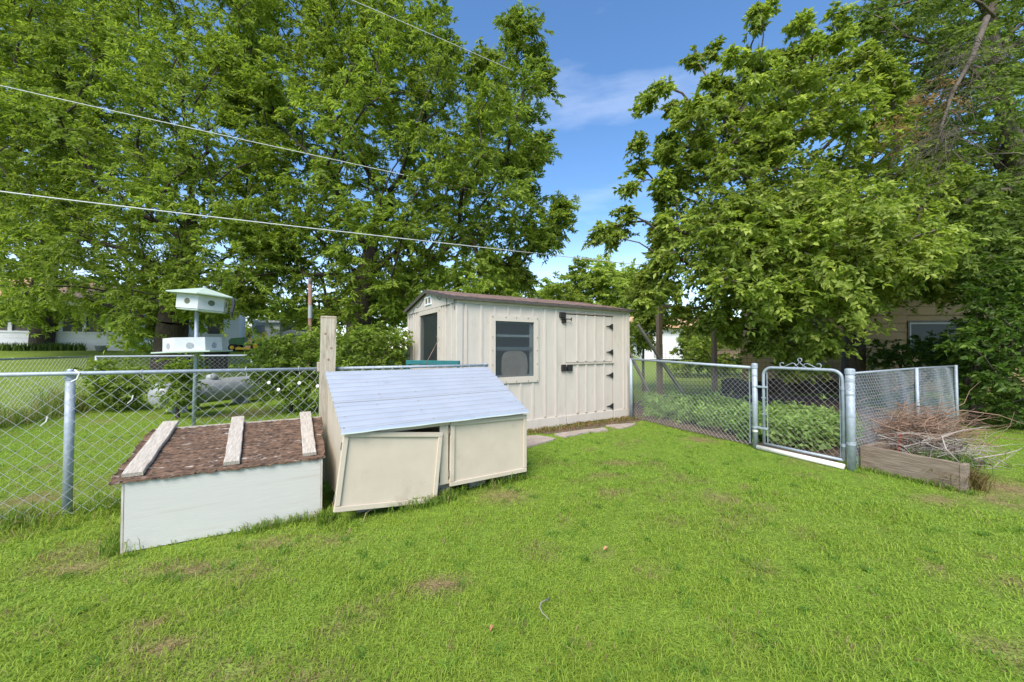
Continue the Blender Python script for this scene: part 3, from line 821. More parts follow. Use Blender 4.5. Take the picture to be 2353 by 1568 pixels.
for (x, z) in ((1.62, .78), (2.12, .92)): mb.tube([(x, -.03, z), (x+.03, -.04, z+.03), (x+.035, -.03, z+.07)], .0045, 5)
mb.build('cord_scrap', M['rustwire'], FN)
# tall wooden post
WP = thing('wooden_post', 'tall square weathered timber post between white box and hutch', 'post', (fa[0], fa[1], 0), FY)
P = []; F = []
for j in range(13):
    z = 1.735*j/12; e = .072
    for k, (sx, sy) in enumerate(((-1,-1),(1,-1),(1,1),(-1,1))):
        P.append((sx*(e+random.uniform(-.002,.002)) + .004*math.sin(j*.7), sy*(e+random.uniform(-.002,.002)), z if j else -.0))
for j in range(12):
    for k in range(4): F.append((j*4+k, j*4+(k+1) % 4, j*4+4+(k+1) % 4, j*4+4+k))
F += [(3,2,1,0), (48,49,50,51)]
MB().add(P, F).build('timber', M['postwood'], WP)
mb = MB()
for kx, kz in ((.028, 1.40), (.0, 1.28), (-.03, 1.55)):
    mb.lathe([(.012, 0), (.009, .0035), (.003, .0045)], 9, Matrix.Translation((kx, -.0735, kz)) @ Matrix.Rotation(R(90), 4, 'X'))
mb.build('knot', M['brownpost'], WP)
MB().bbox(-.10, -.073, -.05, .03, 1.15, 1.25, .004).build('rail_cleat', M['greypole'], WP)
MB().box(-.072, .072, -.0745, -.073, 1.715, 1.722).build('saw_mark', M['brownpost'], WP)

# right fence panel between shed and gate
sp = np.array([2.366, 7.607]); gl = np.array([3.393, 5.353]); gr = np.array([3.885, 4.400])
pd = gl - sp; pl = np.linalg.norm(pd)
FP = thing('chain_link_fence', 'chain link panel between right shed corner and left gate post', 'fence', (sp[0], sp[1], 0), math.atan2(pd[1], pd[0]))
MB().tube([(0, 0, 0), (0, 0, 1.19)], .03, 12).build('line_post', M['galv'], FP, True)
MB().tube([(-.02, 0, 1.185), (pl-.045, 0, 1.125)], .0205, 12).build('top_rail', M['galv'], FP, True)
mb = MB()
h = .0385; x = .05; k = 0
while x < pl - .10:
    zt_ = 1.175 - .06*x/pl; path = []
    for j in range(31): path.append((min(x + (h if (j+k) % 2 else 0), pl-.09), .026 + (.002 if j % 2 else -.002) + .012*math.sin(x*2+j*.2), .03 + (zt_-.03)*j/30))
    path.append((path[-1][0]+.008, .026, zt_ + random.uniform(.01, .04)))
    mb.tube(path, .0019, 4, False); x += h; k += 1
mb.build('wire_mesh', M['wire'], FP, kind='stuff')
MB().box(pl-.095, pl-.085, .018, .034, .05, 1.12).build('tension_bar', M['galv'], FP)
# gate posts
def gpost(p, h, r, lab, cap=True):
    T = thing('gate_post', lab, 'gate post', (p[0], p[1], 0), R(-62.7))
    MB().tube([(0, 0, 0), (0, 0, h)], r, 16).build('pipe', M['galv'], T, True)
    MB().lathe([(r+.006, h-.035), (r+.006, h+.015), (r+.001, h+.028), (r*.5, h+.034)], 16).build('post_cap', M['galv'], T)
    mb = MB()
    for z in (.30, .62, .865, 1.02):
        mb.lathe([(r+.003, z-.011), (r+.003, z+.011)], 14)
    mb.build('brace_band', M['galv'], T)
    return T
GL = gpost(gl, 1.155, .034, 'galvanised steel post left of the small gate')
GR = gpost(gr, 1.13, .042, 'thick galvanised steel post right of the small gate')
MB().lathe([(.0345, .235), (.0345, .262)], 14).build('paint_ring', M['pvc'], GL)
mb = MB()
for k in range(7):
    mb.tube([(.045*math.cos(q*.7 + k), .045*math.sin(q*.7 + k), .93 + k*.022 + .03*math.sin(q*.5+k)) for q in range(10)], .002, 4, False)
mb.tube([(.044*math.cos(q*.7), .044*math.sin(q*.7), .29 + .004*q) for q in range(10)], .0025, 4, False)
mb.build('wrapped_wire', M['wire'], GR)
# gate
gdir = gr - gl; glen = np.linalg.norm(gdir)
GT = thing('garden_gate', 'small chain link gate with rounded frame and scroll ornament', 'gate', (gl[0], gl[1], 0), math.atan2(gdir[1], gdir[0]))
gx0, gx1, gz0, gz1, rc = .118, 1.005, .095, 1.135, .11
path = [(gx0, 0, gz0)]
for k in range(7): q = math.pi - k*math.pi/12; path.append((gx0+rc + rc*math.cos(q), 0, gz1-rc + rc*math.sin(q)))
for k in range(7): q = math.pi/2 - k*math.pi/12; path.append((gx1-rc + rc*math.cos(q), 0, gz1-rc + rc*math.sin(q)))
path.append((gx1, 0, gz0))
MB().tube(path, .0185, 12).build('frame', M['galv'], GT, True)
MB().tube([(gx0, 0, gz0), (gx1, 0, gz0)], .0165, 12).build('bottom_bar', M['galv'], GT, True)
mb = MB(); chain(mb, gx0+.04, gx1-.035, gz0, gz1-.01, .0765, .0017, .02, 4, 0); mb.build('wire_mesh', M['twiggrey'], GT, kind='stuff')
for x in (gx0+.038, gx1-.036): MB().box(x-.004, x+.004, .012, .02, gz0+.02, gz1-.06).build('tension_bar', M['galv'], GT)
mb = MB()
for x, z in ((gx0, .865), (gx0, .30)):
    mb.bbox(x-.10, x+.045, -.024, .024, z-.012, z+.012, .003)
mb.build('hinge', M['galv'], GT)
mb = MB()
for x, z in ((gx1, .93), (gx1, .27)):
    mb.lathe([(.024, z-.018), (.024, z+.018)], 12, Matrix.Translation((x, 0, 0))); mb.bbox(x+.02, x+.07, -.008, .008, z-.02, z+.004, .002)
mb.build('latch', M['galv'], GT)
mb = MB()
for z in (.50, .72): mb.box(gx0-.02, gx0+.045, -.021, -.018, z-.006, z+.006)
mb.build('clip', M['galv'], GT)
# scroll
mb = MB(); cxm = (gx0+gx1)/2; zt_ = gz1 + .018
def spiral(cx_, cz_, r0, a0, turns, sgn, n=16):
    return [(cx_ + sgn*r0*(1-.25*i/n)*math.cos(a0 + turns*2*math.pi*i/n), 0, cz_ + r0*(1-.25*i/n)*math.sin(a0 + turns*2*math.pi*i/n)) for i in range(n+1)]
for sg in (-1, 1):
    mb.tube([(cxm+sg*.02, 0, zt_), (cxm+sg*.06, 0, zt_+.048), (cxm+sg*.085, 0, zt_+.052), (cxm+sg*.13, 0, zt_+.03), (cxm+sg*.175, 0, zt_+.004), (cxm+sg*.20, 0, zt_)] +
            spiral(cxm+sg*.205, zt_+.030, .030, -math.pi/2, .68, sg, 12)[1:], .0048, 6)
    mb.tube([(cxm+sg*.075, 0, zt_), (cxm+sg*.045, 0, zt_+.02), (cxm+sg*.01, 0, zt_+.05), (cxm+sg*.004, 0, zt_+.07)], .0042, 6)
mb.tube(spiral(cxm, zt_+.095, .026, -math.pi/2, .95, 1, 14), .005, 6)
mb.build('scroll', M['galv'], GT, True)
# white pipe lying under the gate
q0 = np.array([.05, -.075]); 
T = thing('plastic_pipe', 'white plastic pipe lying on the ground under the gate', 'pipe', (gl[0], gl[1], 0), math.atan2(gdir[1], gdir[0]))
MB().tube([(.045, -.035, .034), (1.03, -.062, .034)], .033, 14).build('pipe', M['pvc'], T, True)

# chicken wire fence
cw0 = gr + np.array([.05, .02]); cw1 = np.array([7.45, 6.42]); cd = cw1 - cw0; cl = np.linalg.norm(cd)
CW = thing('chicken_wire_fence', 'sagging chicken wire fence right of the gate, behind the twig pile', 'fence', (cw0[0], cw0[1], 0), math.atan2(cd[1], cd[0]))
MB().tube([(0, 0, 1.105), (cl*.55, 0, 1.11), (cl, 0, 1.10)], .014, 8).build('top_rail', M['chick'], CW, True)
for x, t in ((2.04, .10), (3.9, .03)): MB().tube([(x, -.03, 0), (x - t*.3, -.03, 1.12)], .02, 10).build('line_post', M['galv'], CW, True)
mb = MB(); hw, hh = .021, .024
nx_, nz_ = int(cl/(2*hw)), int(1.1/(1.5*hh))
def wob(x, z): return .012*math.sin(x*3.1+z*2) + .006*math.sin(x*9+z*5) - .01
for j in range(nz_):
    for i in range(nx_):
        x = i*2*hw + (hw if j % 2 else 0); z = .02 + j*1.5*hh
        a = (x-hw, wob(x-hw, z), z+hh*.5); b = (x, wob(x, z), z); c = (x+hw, wob(x+hw, z), z+hh*.5); d_ = (x+hw, wob(x+hw, z+hh), z+hh*1.5)
        mb.tube([a, b, c, d_], .0021, 3, False)
mb.build('hex_mesh', M['chick'], CW, kind='stuff')

# raised bed with twigs
p0 = np.array([4.033, 4.447]); p1 = np.array([4.364, 3.736]); pu = (p1-p0)/np.linalg.norm(p1-p0)
PL = thing('raised_bed', 'weathered grey plank raised bed beside the right gate post', 'raised bed', (p0[0], p0[1], 0), math.atan2(pu[1], pu[0]))
def plank(x0, x1, ya, yb, z0, z1, name='plank'):
    n = 14; P = []; F = []; lx = abs(x1-x0) > abs(yb-ya)
    for i in range(n+1):
        t = i/n; e = lambda: random.uniform(-.0025, .0025)
        if lx: x = x0+(x1-x0)*t; q = [(x, ya, z0), (x, yb, z0), (x, yb, z1-.004+e()), (x, yb-.004, z1+e()), (x, ya+.004, z1+e()), (x, ya, z1-.004+e())]
        else: y = ya+(yb-ya)*t; q = [(x1, y, z0), (x0, y, z0), (x0, y, z1-.004+e()), (x0+.004, y, z1+e()), (x1-.004, y, z1+e()), (x1, y, z1-.004+e())]
        P += q
    for i in range(n):
        for k in range(6): F.append((i*6+k, i*6+6+k, i*6+6+(k+1) % 6, i*6+(k+1) % 6))
    F += [tuple(range(6)), tuple(range(n*6+5, n*6-1, -1))]
    return MB().add(P, F).build(name, M['plankwood'], PL)
plank(0, .775, 0, .04, 0, .275, 'front_plank')
plank(.776, .812, -.005, .10, 0, .268, 'end_plank')
plank(.0, .04, .041, 1.75, 0, .27, 'side_plank')
plank(.041, .52, 1.0, 1.04, 0, .27, 'cross_plank')
mb = MB(); P = []; F = []
for j in range(13):
    for i in range(9): P.append((.041 + .734*i/8, .042 + .957*j/12, .145 + .05*math.sin(i*1.1+j*.7) + random.uniform(-.015, .015)))
for j in range(12):
    for i in range(8): a = j*9+i; F.append((a, a+1, a+10, a+9))
mb.add(P, F).build('soil_fill', M['soil'], PL)
MB().bbox(.10, .112, .55, .60, .16, .40, .002, Matrix.Rotation(R(6), 4, 'Y')).build('marker', M['red'], PL)
# ================================================================ left yard : back fence, side fence, birdhouse, tank
cor = np.array([-10.0, 9.19])
bu = np.array([UX, UY]); 
BFn = thing('chain_link_fence', 'far chain link fence at the back of the left yard, before the neighbour lawn', 'fence', (cor[0], cor[1], 0), R(31.4))
zb = lambda x: float(terrain(cor[0]+bu[0]*x, cor[1]+bu[1]*x))
MB().tube([(0, 0, 1.20), (6, 0, 1.21), (12.5, 0, 1.2)], .02, 8).build('top_rail', M['galv'], BFn, True)
for x in (0, 3.1, 6.2, 9.3, 12.4): MB().tube([(x, .03, 0), (x, .03, 1.22)], .028, 10).build('line_post', M['galv'], BFn, True)
mb = MB(); chain(mb, .05, 12.4, .05, 1.19, .106, .0026, -.02, 3, .02, .01); mb.build('wire_mesh', M['wire'], BFn, kind='stuff')
sdv = np.array([1.04, -2.5]); sdv = sdv/np.linalg.norm(sdv)
SFn = thing('chain_link_fence', 'chain link fence along the left side of the left yard', 'fence', (cor[0], cor[1]-.15, 0), math.atan2(sdv[1], sdv[0]))
MB().tube([(0, 0, 1.20), (7.0, 0, 1.20)], .021, 10).build('top_rail', M['galv'], SFn, True)
for x in (2.9, 5.8): MB().tube([(x, .03, 0), (x, .03, 1.2)], .028, 10).build('line_post', M['galv'], SFn, True)
mb = MB(); chain(mb, .05, 7.0, .05, 1.18, .106, .0023, -.02, 3, 0, .01); mb.build('wire_mesh', M['wire'], SFn, kind='stuff')
mb = MB(); rail_ties(mb, (1, 2.2, 3.6, 5, 6), 1.2, .021); mb.build('wire_ties', M['rustwire'], SFn)

BH = thing('birdhouse_pole', 'white two tier hexagonal birdhouse on a metal pole behind the fence', 'birdhouse', (-5.737, 6.915, 0), R(8))
MB().tube([(0, 0, 0), (.02, 0, 1.34), (.02, 0, 2.40)], .03, 12).build('pole', M['galv'], BH, True)
def hexpts(rx, ry, z, a0=0.0, M_=None):
    P = [Vector((rx*math.cos(R(60*k)+a0), ry*math.sin(R(60*k)+a0), z)) for k in range(6)]
    return [tuple(M_ @ p) if M_ is not None else tuple(p) for p in P]
def hexa(rx, ry, z0, z1, a0=0.0, k=1.0, M_=None):
    mb = MB(); P = hexpts(rx, ry, z0, a0, M_) + hexpts(rx*k, ry*k, z1, a0, M_)
    mb.add(P, [(5,4,3,2,1,0), (6,7,8,9,10,11)] + [(i, (i+1) % 6, 6+(i+1) % 6, 6+i) for i in range(6)]); return mb
T1 = Matrix.Translation((.02, 0, 0)) @ Matrix.Rotation(R(-2), 4, 'Y')
a0 = R(-100)
lowb = hexa(.44, .36, 1.35, 1.585, a0, .985, T1).build('lower_house', M['martin'], BH)
hexa(.60, .50, 1.325, 1.348, a0, 1.0, T1).build('platform', M['martinroof'], lowb)
mb = MB(); mb.add(hexpts(.435, .355, 1.5865, a0, T1), [(0,1,2,3,4,5)]); 
T2 = Matrix.Translation((-.05, 0, 0)) @ Matrix.Rotation(R(4.5), 4, 'Y')
a1 = R(-72)
uppb = hexa(.40, .36, 2.10, 2.36, a1, 1.0, T2).build('upper_house', M['martin'], BH)
mb = MB(); e = hexpts(.56, .50, 2.37, a1, T2); e2 = hexpts(.56, .50, 2.352, a1, T2); ap = tuple(T2 @ Vector((0, 0, 2.51)))
mb.add(e + e2 + [ap], [(i, (i+1) % 6, 12) for i in range(6)] + [(6+(i+1) % 6, 6+i, 12-12+i, (i+1) % 6) for i in range(6)] + [(11,10,9,8,7,6)])
mb.build('roof', M['martinroof'], uppb)
mb = MB(); mb.lathe([(.03, 2.49), (.03, 2.535)], 8, T2); mb.build('finial', M['galv'], uppb)
hexa(.385, .345, 2.075, 2.098, a1, 1.0, T2).build('floor_plate', M['martinroof'], uppb)
def facehole(par, rx, ry, z, a0, i, M_, r, mat, name):
    A, B = Vector(hexpts(rx, ry, z, a0)[i]), Vector(hexpts(rx, ry, z, a0)[(i+1) % 6])
    c = (A+B)/2; nrm = Vector((c.x, c.y, 0)).normalized(); t = (B-A).normalized(); nrm = Vector((t.y, -t.x, 0))
    if nrm.dot(c) < 0: nrm = -nrm
    mb = MB(); n = 16
    P = [tuple(M_ @ (c + nrm*.004 + t*(r*math.cos(2*math.pi*k/n)) + Vector((0, 0, r*math.sin(2*math.pi*k/n))))) for k in range(n)]
    P2 = [tuple(M_ @ (c - nrm*.01 + t*(r*math.cos(2*math.pi*k/n)) + Vector((0, 0, r*math.sin(2*math.pi*k/n))))) for k in range(n)]
    mb.add(P + P2, [tuple(range(n))] + [(k, n+k, n+(k+1) % n, (k+1) % n) for k in range(n)])
    mb.build(name, mat, par)
for i in (5, 0, 1): facehole(lowb, .44, .36, 1.44, a0, i, T1, .055, M['porthole'], 'hole_cover')
for i in (5, 0, 1, 4): facehole(uppb, .40, .36, 2.225, a1, i, T2, .050, M['hole'], 'nest_hole')
mb = MB(); mb.tube([tuple(T2 @ Vector(p)) for p in ((.54, -.1, 2.37), (.56, -.1, 2.25), (.55, -.12, 2.10), (.555, -.1, 2.0))], [.018, .03, .028, .016], 7)
mb.build('tattered_cloth', M['blackplastic'], uppb)

TK0, TK1 = at(349, 906, 7.9), at(592, 884, 10.3)
tv = TK1 - TK0; tl = float(np.hypot(tv[0], tv[1]))
TK = thing('propane_tank', 'silver grey propane tank lying in weeds behind the fence', 'propane tank', (TK0[0], TK0[1], 0), math.atan2(tv[1], tv[0]))
prof = [(.02, 0.0)]
for k in range(1, 9): q = k/8*math.pi/2; prof.append((.275*math.sin(q), .17*(1-math.cos(q))))
prof += [(.275, tl*.5)] + [(.275*math.cos(k/8*math.pi/2), tl-.17+.17*math.sin(k/8*math.pi/2)) for k in range(0, 8)] + [(.02, tl)]
MB().lathe(prof, 24, Matrix.Translation((0, 0, .40)) @ Matrix.Rotation(R(90), 4, 'Y')).build('tank_shell', M['tank'], TK, True)
for x in (.5, tl-.5):
    MB().bbox(x-.05, x+.05, -.2, .2, 0, .20).build('leg', M['greymetal'], TK)
MB().lathe([(.11, .66), (.12, .70), (.11, .76), (.05, .79)], 14, Matrix.Translation((tl*.5, 0, 0))).build('valve_dome', M['tank'], TK, True)

RP_ = at(712, 800, 10.2); zg = float(terrain(RP_[0], RP_[1]))
RP = thing('rusty_pole', 'rusty brown metal pole rising above the hedge behind the fence', 'pole', (RP_[0], RP_[1], zg), 0)
MB().tube([(0, 0, 0), (.0, 0, 1.4), (-.01, 0, 3.26-zg)], .048, 10).build('pipe', M['rust'], RP, True)
MB().lathe([(.054, 2.2-zg), (.054, 2.55-zg)], 10).build('sleeve', M['greymetal'], RP)
MB().lathe([(.05, 3.12-zg), (.055, 3.2-zg), (.03, 3.3-zg)], 10).build('pole_cap', M['drip'], RP)

# teal frame between fence and shed
a_, b_ = at(934, 833, 5.35), at(1056, 833, 5.12)
v_ = b_ - a_; tl_ = float(np.hypot(v_[0], v_[1]))
TF = thing('metal_frame', 'teal metal frame standing between the fence and the shed', 'frame', (a_[0], a_[1], 0), math.atan2(v_[1], v_[0]))
MB().bbox(.0, tl_, -.02, .02, a_[2]-.03, a_[2]+.03, .004).build('top_bar', M['teal'], TF)
for x in (.02, tl_-.02): MB().bbox(x-.018, x+.018, -.016, .016, 0, a_[2]-.031, .003).build('leg', M['teal'], TF)
MB().bbox(.04, tl_-.04, -.012, .012, .42, .46, .003).build('lower_bar', M['teal'], TF)
MB().bbox(.06, tl_-.1, .025, .045, a_[2]-.10, a_[2]-.036, .003).build('board', M['hutch'], TF)

# ================================================================ neighbours on the left
W0 = np.array([-22.1, 16.5]); hz = 1.3
HN = thing('neighbour_house', 'white neighbour house with screened porch and orange roof behind the left trees', 'house', (W0[0], W0[1], hz), R(31.4))
zs = .78; zh = 1.95; xe = 4.15
for k in range(4):
    z0 = -.15 + k*.235
    MB().bbox(-7, xe, -.012 + .004*(k % 2), .03, z0+.003, z0+.232, .004).build('siding_board', M['houseW'], HN)
MB().bbox(-7, xe+.03, -.03, .05, zs+.012, zs+.10, .004).build('porch_sill', M['houseW'], HN)
MB().bbox(-7, xe+.03, -.03, .05, zh, zh+.16, .004).build('porch_header', M['houseW'], HN)
for px in (-60, 21.7, 81, 138.6, 193, 244, 299.6):
    k = (px - CX)/FPX; t = (k*W0[1] - W0[0]) / (UX - k*UY)
    MB().bbox(t-.06, t+.06, -.02, .04, zs+.10, zh, .004).build('porch_post', M['houseW'], HN)
MB().box(-6.9, xe-.02, .055, .065, zs+.10, zh).build('porch_screen', M['porchdark'], HN)
MB().box(xe-.06, xe-.02, .066, 3.0, 0, zh).build('porch_end_wall', M['houseW'], HN)
MB().box(-7, 8.2, 3.0, 8.0, -.2, 2.55).build('wall', M['houseW'], HN)
for x in (5.0, 6.6):
    w_ = MB().bbox(x, x+.9, 2.95, 2.999, .9, 2.0, .006).build('window', M['houseW'], HN); MB().box(x+.07, x+.83, 2.94, 2.949, .97, 1.93).build('pane', M['porchdark'], w_)
mb = MB(); mb.add([(-7.3, -.45, 2.08), (xe+.35, -.45, 2.08), (xe+.35, 3.2, 2.95), (-7.3, 3.2, 2.95), (-7.3, -.45, 2.20), (xe+.35, -.45, 2.20), (xe+.35, 3.2, 3.07), (-7.3, 3.2, 3.07)], BF)
mb.build('porch_roof', M['orange'], HN)
mb = MB(); mb.add([(-7.4, 2.6, 2.5), (8.6, 2.6, 2.5), (8.6, 5.5, 3.75), (-7.4, 5.5, 3.75), (-7.4, 2.6, 2.65), (8.6, 2.6, 2.65), (8.6, 5.5, 3.9), (-7.4, 5.5, 3.9)], BF)
mb.add([(-7.4, 5.5, 3.75), (8.6, 5.5, 3.75), (8.6, 8.4, 2.5), (-7.4, 8.4, 2.5), (-7.4, 5.5, 3.9), (8.6, 5.5, 3.9), (8.6, 8.4, 2.65), (-7.4, 8.4, 2.65)], BF)
mb.build('main_roof', M['orange'], HN)
MB().bbox(-7.3, xe+.35, -.47, -.452, 2.06, 2.21, .004).build('fascia', M['houseW'], HN)
MB().bbox(xe-.02, xe+.08, -.10, -.02, 0, 2.05, .01).build('downspout', M['white'], HN)

def far(px, py, Y): p = at(px, py, Y); return (p[0], p[1], float(terrain(p[0], p[1])))
# lime bucket, chair, plant pot
p = far(334, 805, 17.6)
T = thing('bucket', 'lime green tub on the neighbour lawn beside a pale chair', 'tub', p)
MB().lathe([(.20, 0), (.25, .30), (.265, .31), (.24, .31), (.19, .03)], 16).build('tub', M['limegreen'], T, True)
mb = MB(); mb.tube([(.25*math.cos(q*math.pi/8), 0, .30+.20*math.sin(q*math.pi/8)) for q in range(9)], .012, 6); mb.build('handle', M['white'], T)
p = far(347, 805, 17.9)
T = thing('lawn_chair', 'pale lawn chair beside the lime green tub', 'chair', p, R(-20))
for sx in (-.22, .22):
    for sy in (-.2, .2): MB().bbox(sx-.02, sx+.02, sy-.02, sy+.02, 0, .42 if sy < 0 else .85, .003).build('leg', M['white'], T)
MB().bbox(-.24, .24, -.24, .2, .40, .44, .006).build('seat', M['white'], T)
for z in (.58, .72): MB().bbox(-.2, .2, .19, .21, z, z+.09, .004).build('back_slat', M['white'], T)
p = far(233, 806, 17.0)
T = thing('plant_pot', 'dark plant pot on the lawn before the white porch', 'pot', p)
MB().lathe([(.16, 0), (.22, .22), (.235, .23), (.235, .26), (.2, .26)], 14).build('pot', M['greymetal'], T, True)
p = far(498, 846, 15.0)
T = thing('black_bin', 'large black tub on the lawn beyond the back fence', 'tub', p)
MB().lathe([(.34, 0), (.40, .62), (.43, .63), (.43, .70), (.38, .70), (.33, .1)], 18).build('tub', M['blackplastic'], T, True)
p = far(613, 850, 14.0)
T = thing('brown_tub', 'dark reddish tub beyond the back fence by the hedge', 'tub', p)
MB().lathe([(.20, 0), (.26, .46), (.28, .47), (.28, .52), (.22, .52)], 16).build('tub', M['brick'], T, True)
# far sheds and trailer
def slabhouse(name, lab, cat, px0, px1, Y, z0, z1, dep, mat, roofmat, pitch):
    a, b = at(px0, 800, Y), at(px1, 800, Y); zg = float(terrain(a[0], a[1])); wd = b[0]-a[0]
    T = thing(name, lab, cat, (a[0], a[1], zg))
    MB().box(0, wd, 0, dep, -.1, z1-zg).build('wall', mat, T)
    mb = MB(); mb.prism([(-.15, z1-zg+.003), (wd+.15, z1-zg+.003), (wd+.15, z1-zg+.12), (wd*.35, z1-zg+.12+pitch), (-.15, z1-zg+.12)], -.2, dep+.2); mb.build('roof', roofmat, T)
    return T, wd, z1-zg
T, wd, h_ = slabhouse('far_shed', 'grey sheet metal shed beyond the hedge left of the tall post', 'shed', 648, 703, 26, 0, 2.3, 3.5, M['greymetal'], M['greymetal'], .25)
MB().bbox(.45, 1.2, -.03, -.001, -.1, 1.2).build('door', M['greywood'], T)
T, wd, h_ = slabhouse('white_outbuilding', 'white outbuilding with sloping roof seen under the left trees', 'building', 505, 592, 33, 0, 3.2, 5, M['brick'], M['white'], .9)
MB().bbox(.9, 1.7, -.03, -.001, .4, 1.2).build('window', M['white'], T)
T, wd, h_ = slabhouse('white_trailer', 'white boxy trailer parked under the left trees', 'trailer', 578, 642, 28, 0, 3.3, 2.4, M['white'], M['white'], .1)
w_ = MB().bbox(.25, .95, -.04, -.001, h_-.85, h_-.2).build('window', M['greymetal'], T)
for x in (.5, wd-.5): MB().lathe([(.3, 0), (.3, .14)], 14, Matrix.Translation((x, -.05, .22)) @ Matrix.Rotation(R(90), 4, 'X')).build('wheel', M['tyre'], T)
# grey picket fence
a = at(700, 800, 22); zg = float(terrain(a[0], a[1]))
T = thing('picket_fence', 'short grey picket fence behind the hedge by the rusty pole', 'fence', (a[0], a[1], zg))
for k in range(9): MB().bbox(k*.12, k*.12+.10, 0, .02, 0, 1.25 + .02*(k % 3), .003).build('picket', M['greywood'], T)
for z in (.3, .95): MB().bbox(0, 1.08, .021, .06, z, z+.08).build('rail', M['greywood'], T)
# riding mower
p = far(570, 805, 19.5)
T = thing('riding_mower', 'green and yellow riding mower parked on the neighbour lawn', 'mower', p, R(10))
def wheel(x, y, r, w_):
    Mx = Matrix.Translation((x, y, r)) @ Matrix.Rotation(R(90), 4, 'X')
    W_ = MB().lathe([(r*.55, -w_/2), (r*.93, -w_/2), (r, -w_/3), (r, w_/3), (r*.93, w_/2), (r*.55, w_/2)], 18, Mx).build('wheel', M['tyre'], T, True)
    MB().lathe([(r*.2, -w_/2-.012), (r*.52, -w_/2-.004), (r*.52, w_/2+.004), (r*.2, w_/2+.012)], 14, Mx).build('rim', M['tractoryellow'], W_, True)
for y in (-.33, .33): wheel(-.55, y, .19, .14)
for y in (-.36, .36): wheel(.55, y, .25, .2)
MB().prism([(-.78, .32), (-.80, .55), (-.70, .66), (-.1, .72), (-.05, .34)][::-1], -.2, .2).build('hood', M['tractorgreen'], T)
MB().bbox(-.1, .75, -.28, .28, .30, .36, .01).build('deck_frame', M['tractorgreen'], T)
MB().prism([(.35, .361), (.35, .5), (.45, .56), (.85, .56), (.85, .361)][::-1], -.42, .42).build('fender', M['tractorgreen'], T)
MB().prism([(.40, .563), (.40, .64), (.70, .66), (.74, .98), (.82, .98), (.80, .563)][::-1], -.2, .2).build('seat', M['tractoryellow'], T)
mb = MB(); mb.tube([(-.12, 0, .70), (.08, 0, .88)], .02, 6); mb.tube([(.08+.05*math.cos(q*math.pi/6), .16*math.sin(q*math.pi/6), .88+.12*math.cos(q*math.pi/6)) for q in range(13)], .014, 6)
mb.build('steering_wheel', M['tyre'], T)
MB().bbox(-.35, .32, -.5, .5, .08, .20, .02).build('mower_deck', M['tractoryellow'], T)

# ================================================================ right side : poles, posts, houses
def post(px, py, ptop, wd, lab):
    b = gp(px, py); z = at(px, ptop, b[1])[2]
    T = thing('timber_post', lab, 'post', (b[0], b[1], 0), R(20))
    MB().bbox(-wd/2, wd/2, -wd/2, wd/2, 0, z, .008).build('timber', M['brownpost'], T)
    return T, b, z
T, pa, za = post(1516, 918, 699, .125, 'brown timber post behind the right chain link panel, nearest the shed')
MB().bbox(.063, .9, -.02, .02, za-.10, za-.02).build('arm', M['brownpost'], T)
post(1642, 905, 728, .125, 'brown timber post in the garden under the right tree')
def lean(p0, p1, w_, lab, mat):
    p0, p1 = Vector(p0), Vector(p1); d = p1-p0
    T = thing('leaning_pole', lab, 'pole', tuple(p0), 0)
    q = d.to_track_quat('Z', 'Y').to_matrix().to_4x4()
    MB().bbox(-w_/2, w_/2, -w_*.3, w_*.3, 0, d.length, .006, q).build('board', mat, T)
    return T
lean((4.73, 10.40, .03), (3.35, 10.15, 2.02), .10, 'long pale board leaning left across the brown garden post', M['greypole'])
lean((3.80, 10.35, .0), (2.85, 10.05, 1.78), .09, 'shorter grey board leaning left beside the shed corner', M['greypole'])

# dark sheeting and wire round the garden
a, b = gp(1660, 905), gp(1990, 905)
v_ = b-a; l_ = float(np.hypot(v_[0], v_[1]))
T = thing('garden_edging', 'black plastic sheeting standing along the back of the garden', 'edging', (a[0], a[1], 0), math.atan2(v_[1], v_[0]))
P, F = [], []
for i in range(31):
    x = l_*i/30
    for j in range(5): z = .42*j/4; P.append((x, .04*math.sin(i*.9+j*.5) + random.uniform(-.015, .015), z*(1+.15*math.sin(i*.7))))
for i in range(30):
    for j in range(4): q = i*5+j; F.append((q, q+5, q+6, q+1))
k = len(P); P += [(x, y+.02, z) for x, y, z in P]; F += [tuple(q+k for q in reversed(f)) for f in F]
MB().add(P, F).build('sheeting', M['blackplastic'], T, True)
a = np.array([4.9, 12.9]); b = np.array([12.0, 11.2]); v_ = b-a; l_ = float(np.hypot(*v_))
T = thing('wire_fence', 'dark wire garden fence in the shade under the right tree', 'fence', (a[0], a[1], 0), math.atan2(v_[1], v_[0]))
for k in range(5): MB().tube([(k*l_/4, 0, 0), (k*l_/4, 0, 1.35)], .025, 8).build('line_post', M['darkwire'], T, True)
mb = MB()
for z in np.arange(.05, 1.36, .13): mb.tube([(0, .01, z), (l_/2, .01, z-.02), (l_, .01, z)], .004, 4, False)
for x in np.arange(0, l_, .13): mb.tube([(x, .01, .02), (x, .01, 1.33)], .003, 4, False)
mb.build('wire_mesh', M['darkwire'], T, kind='stuff')

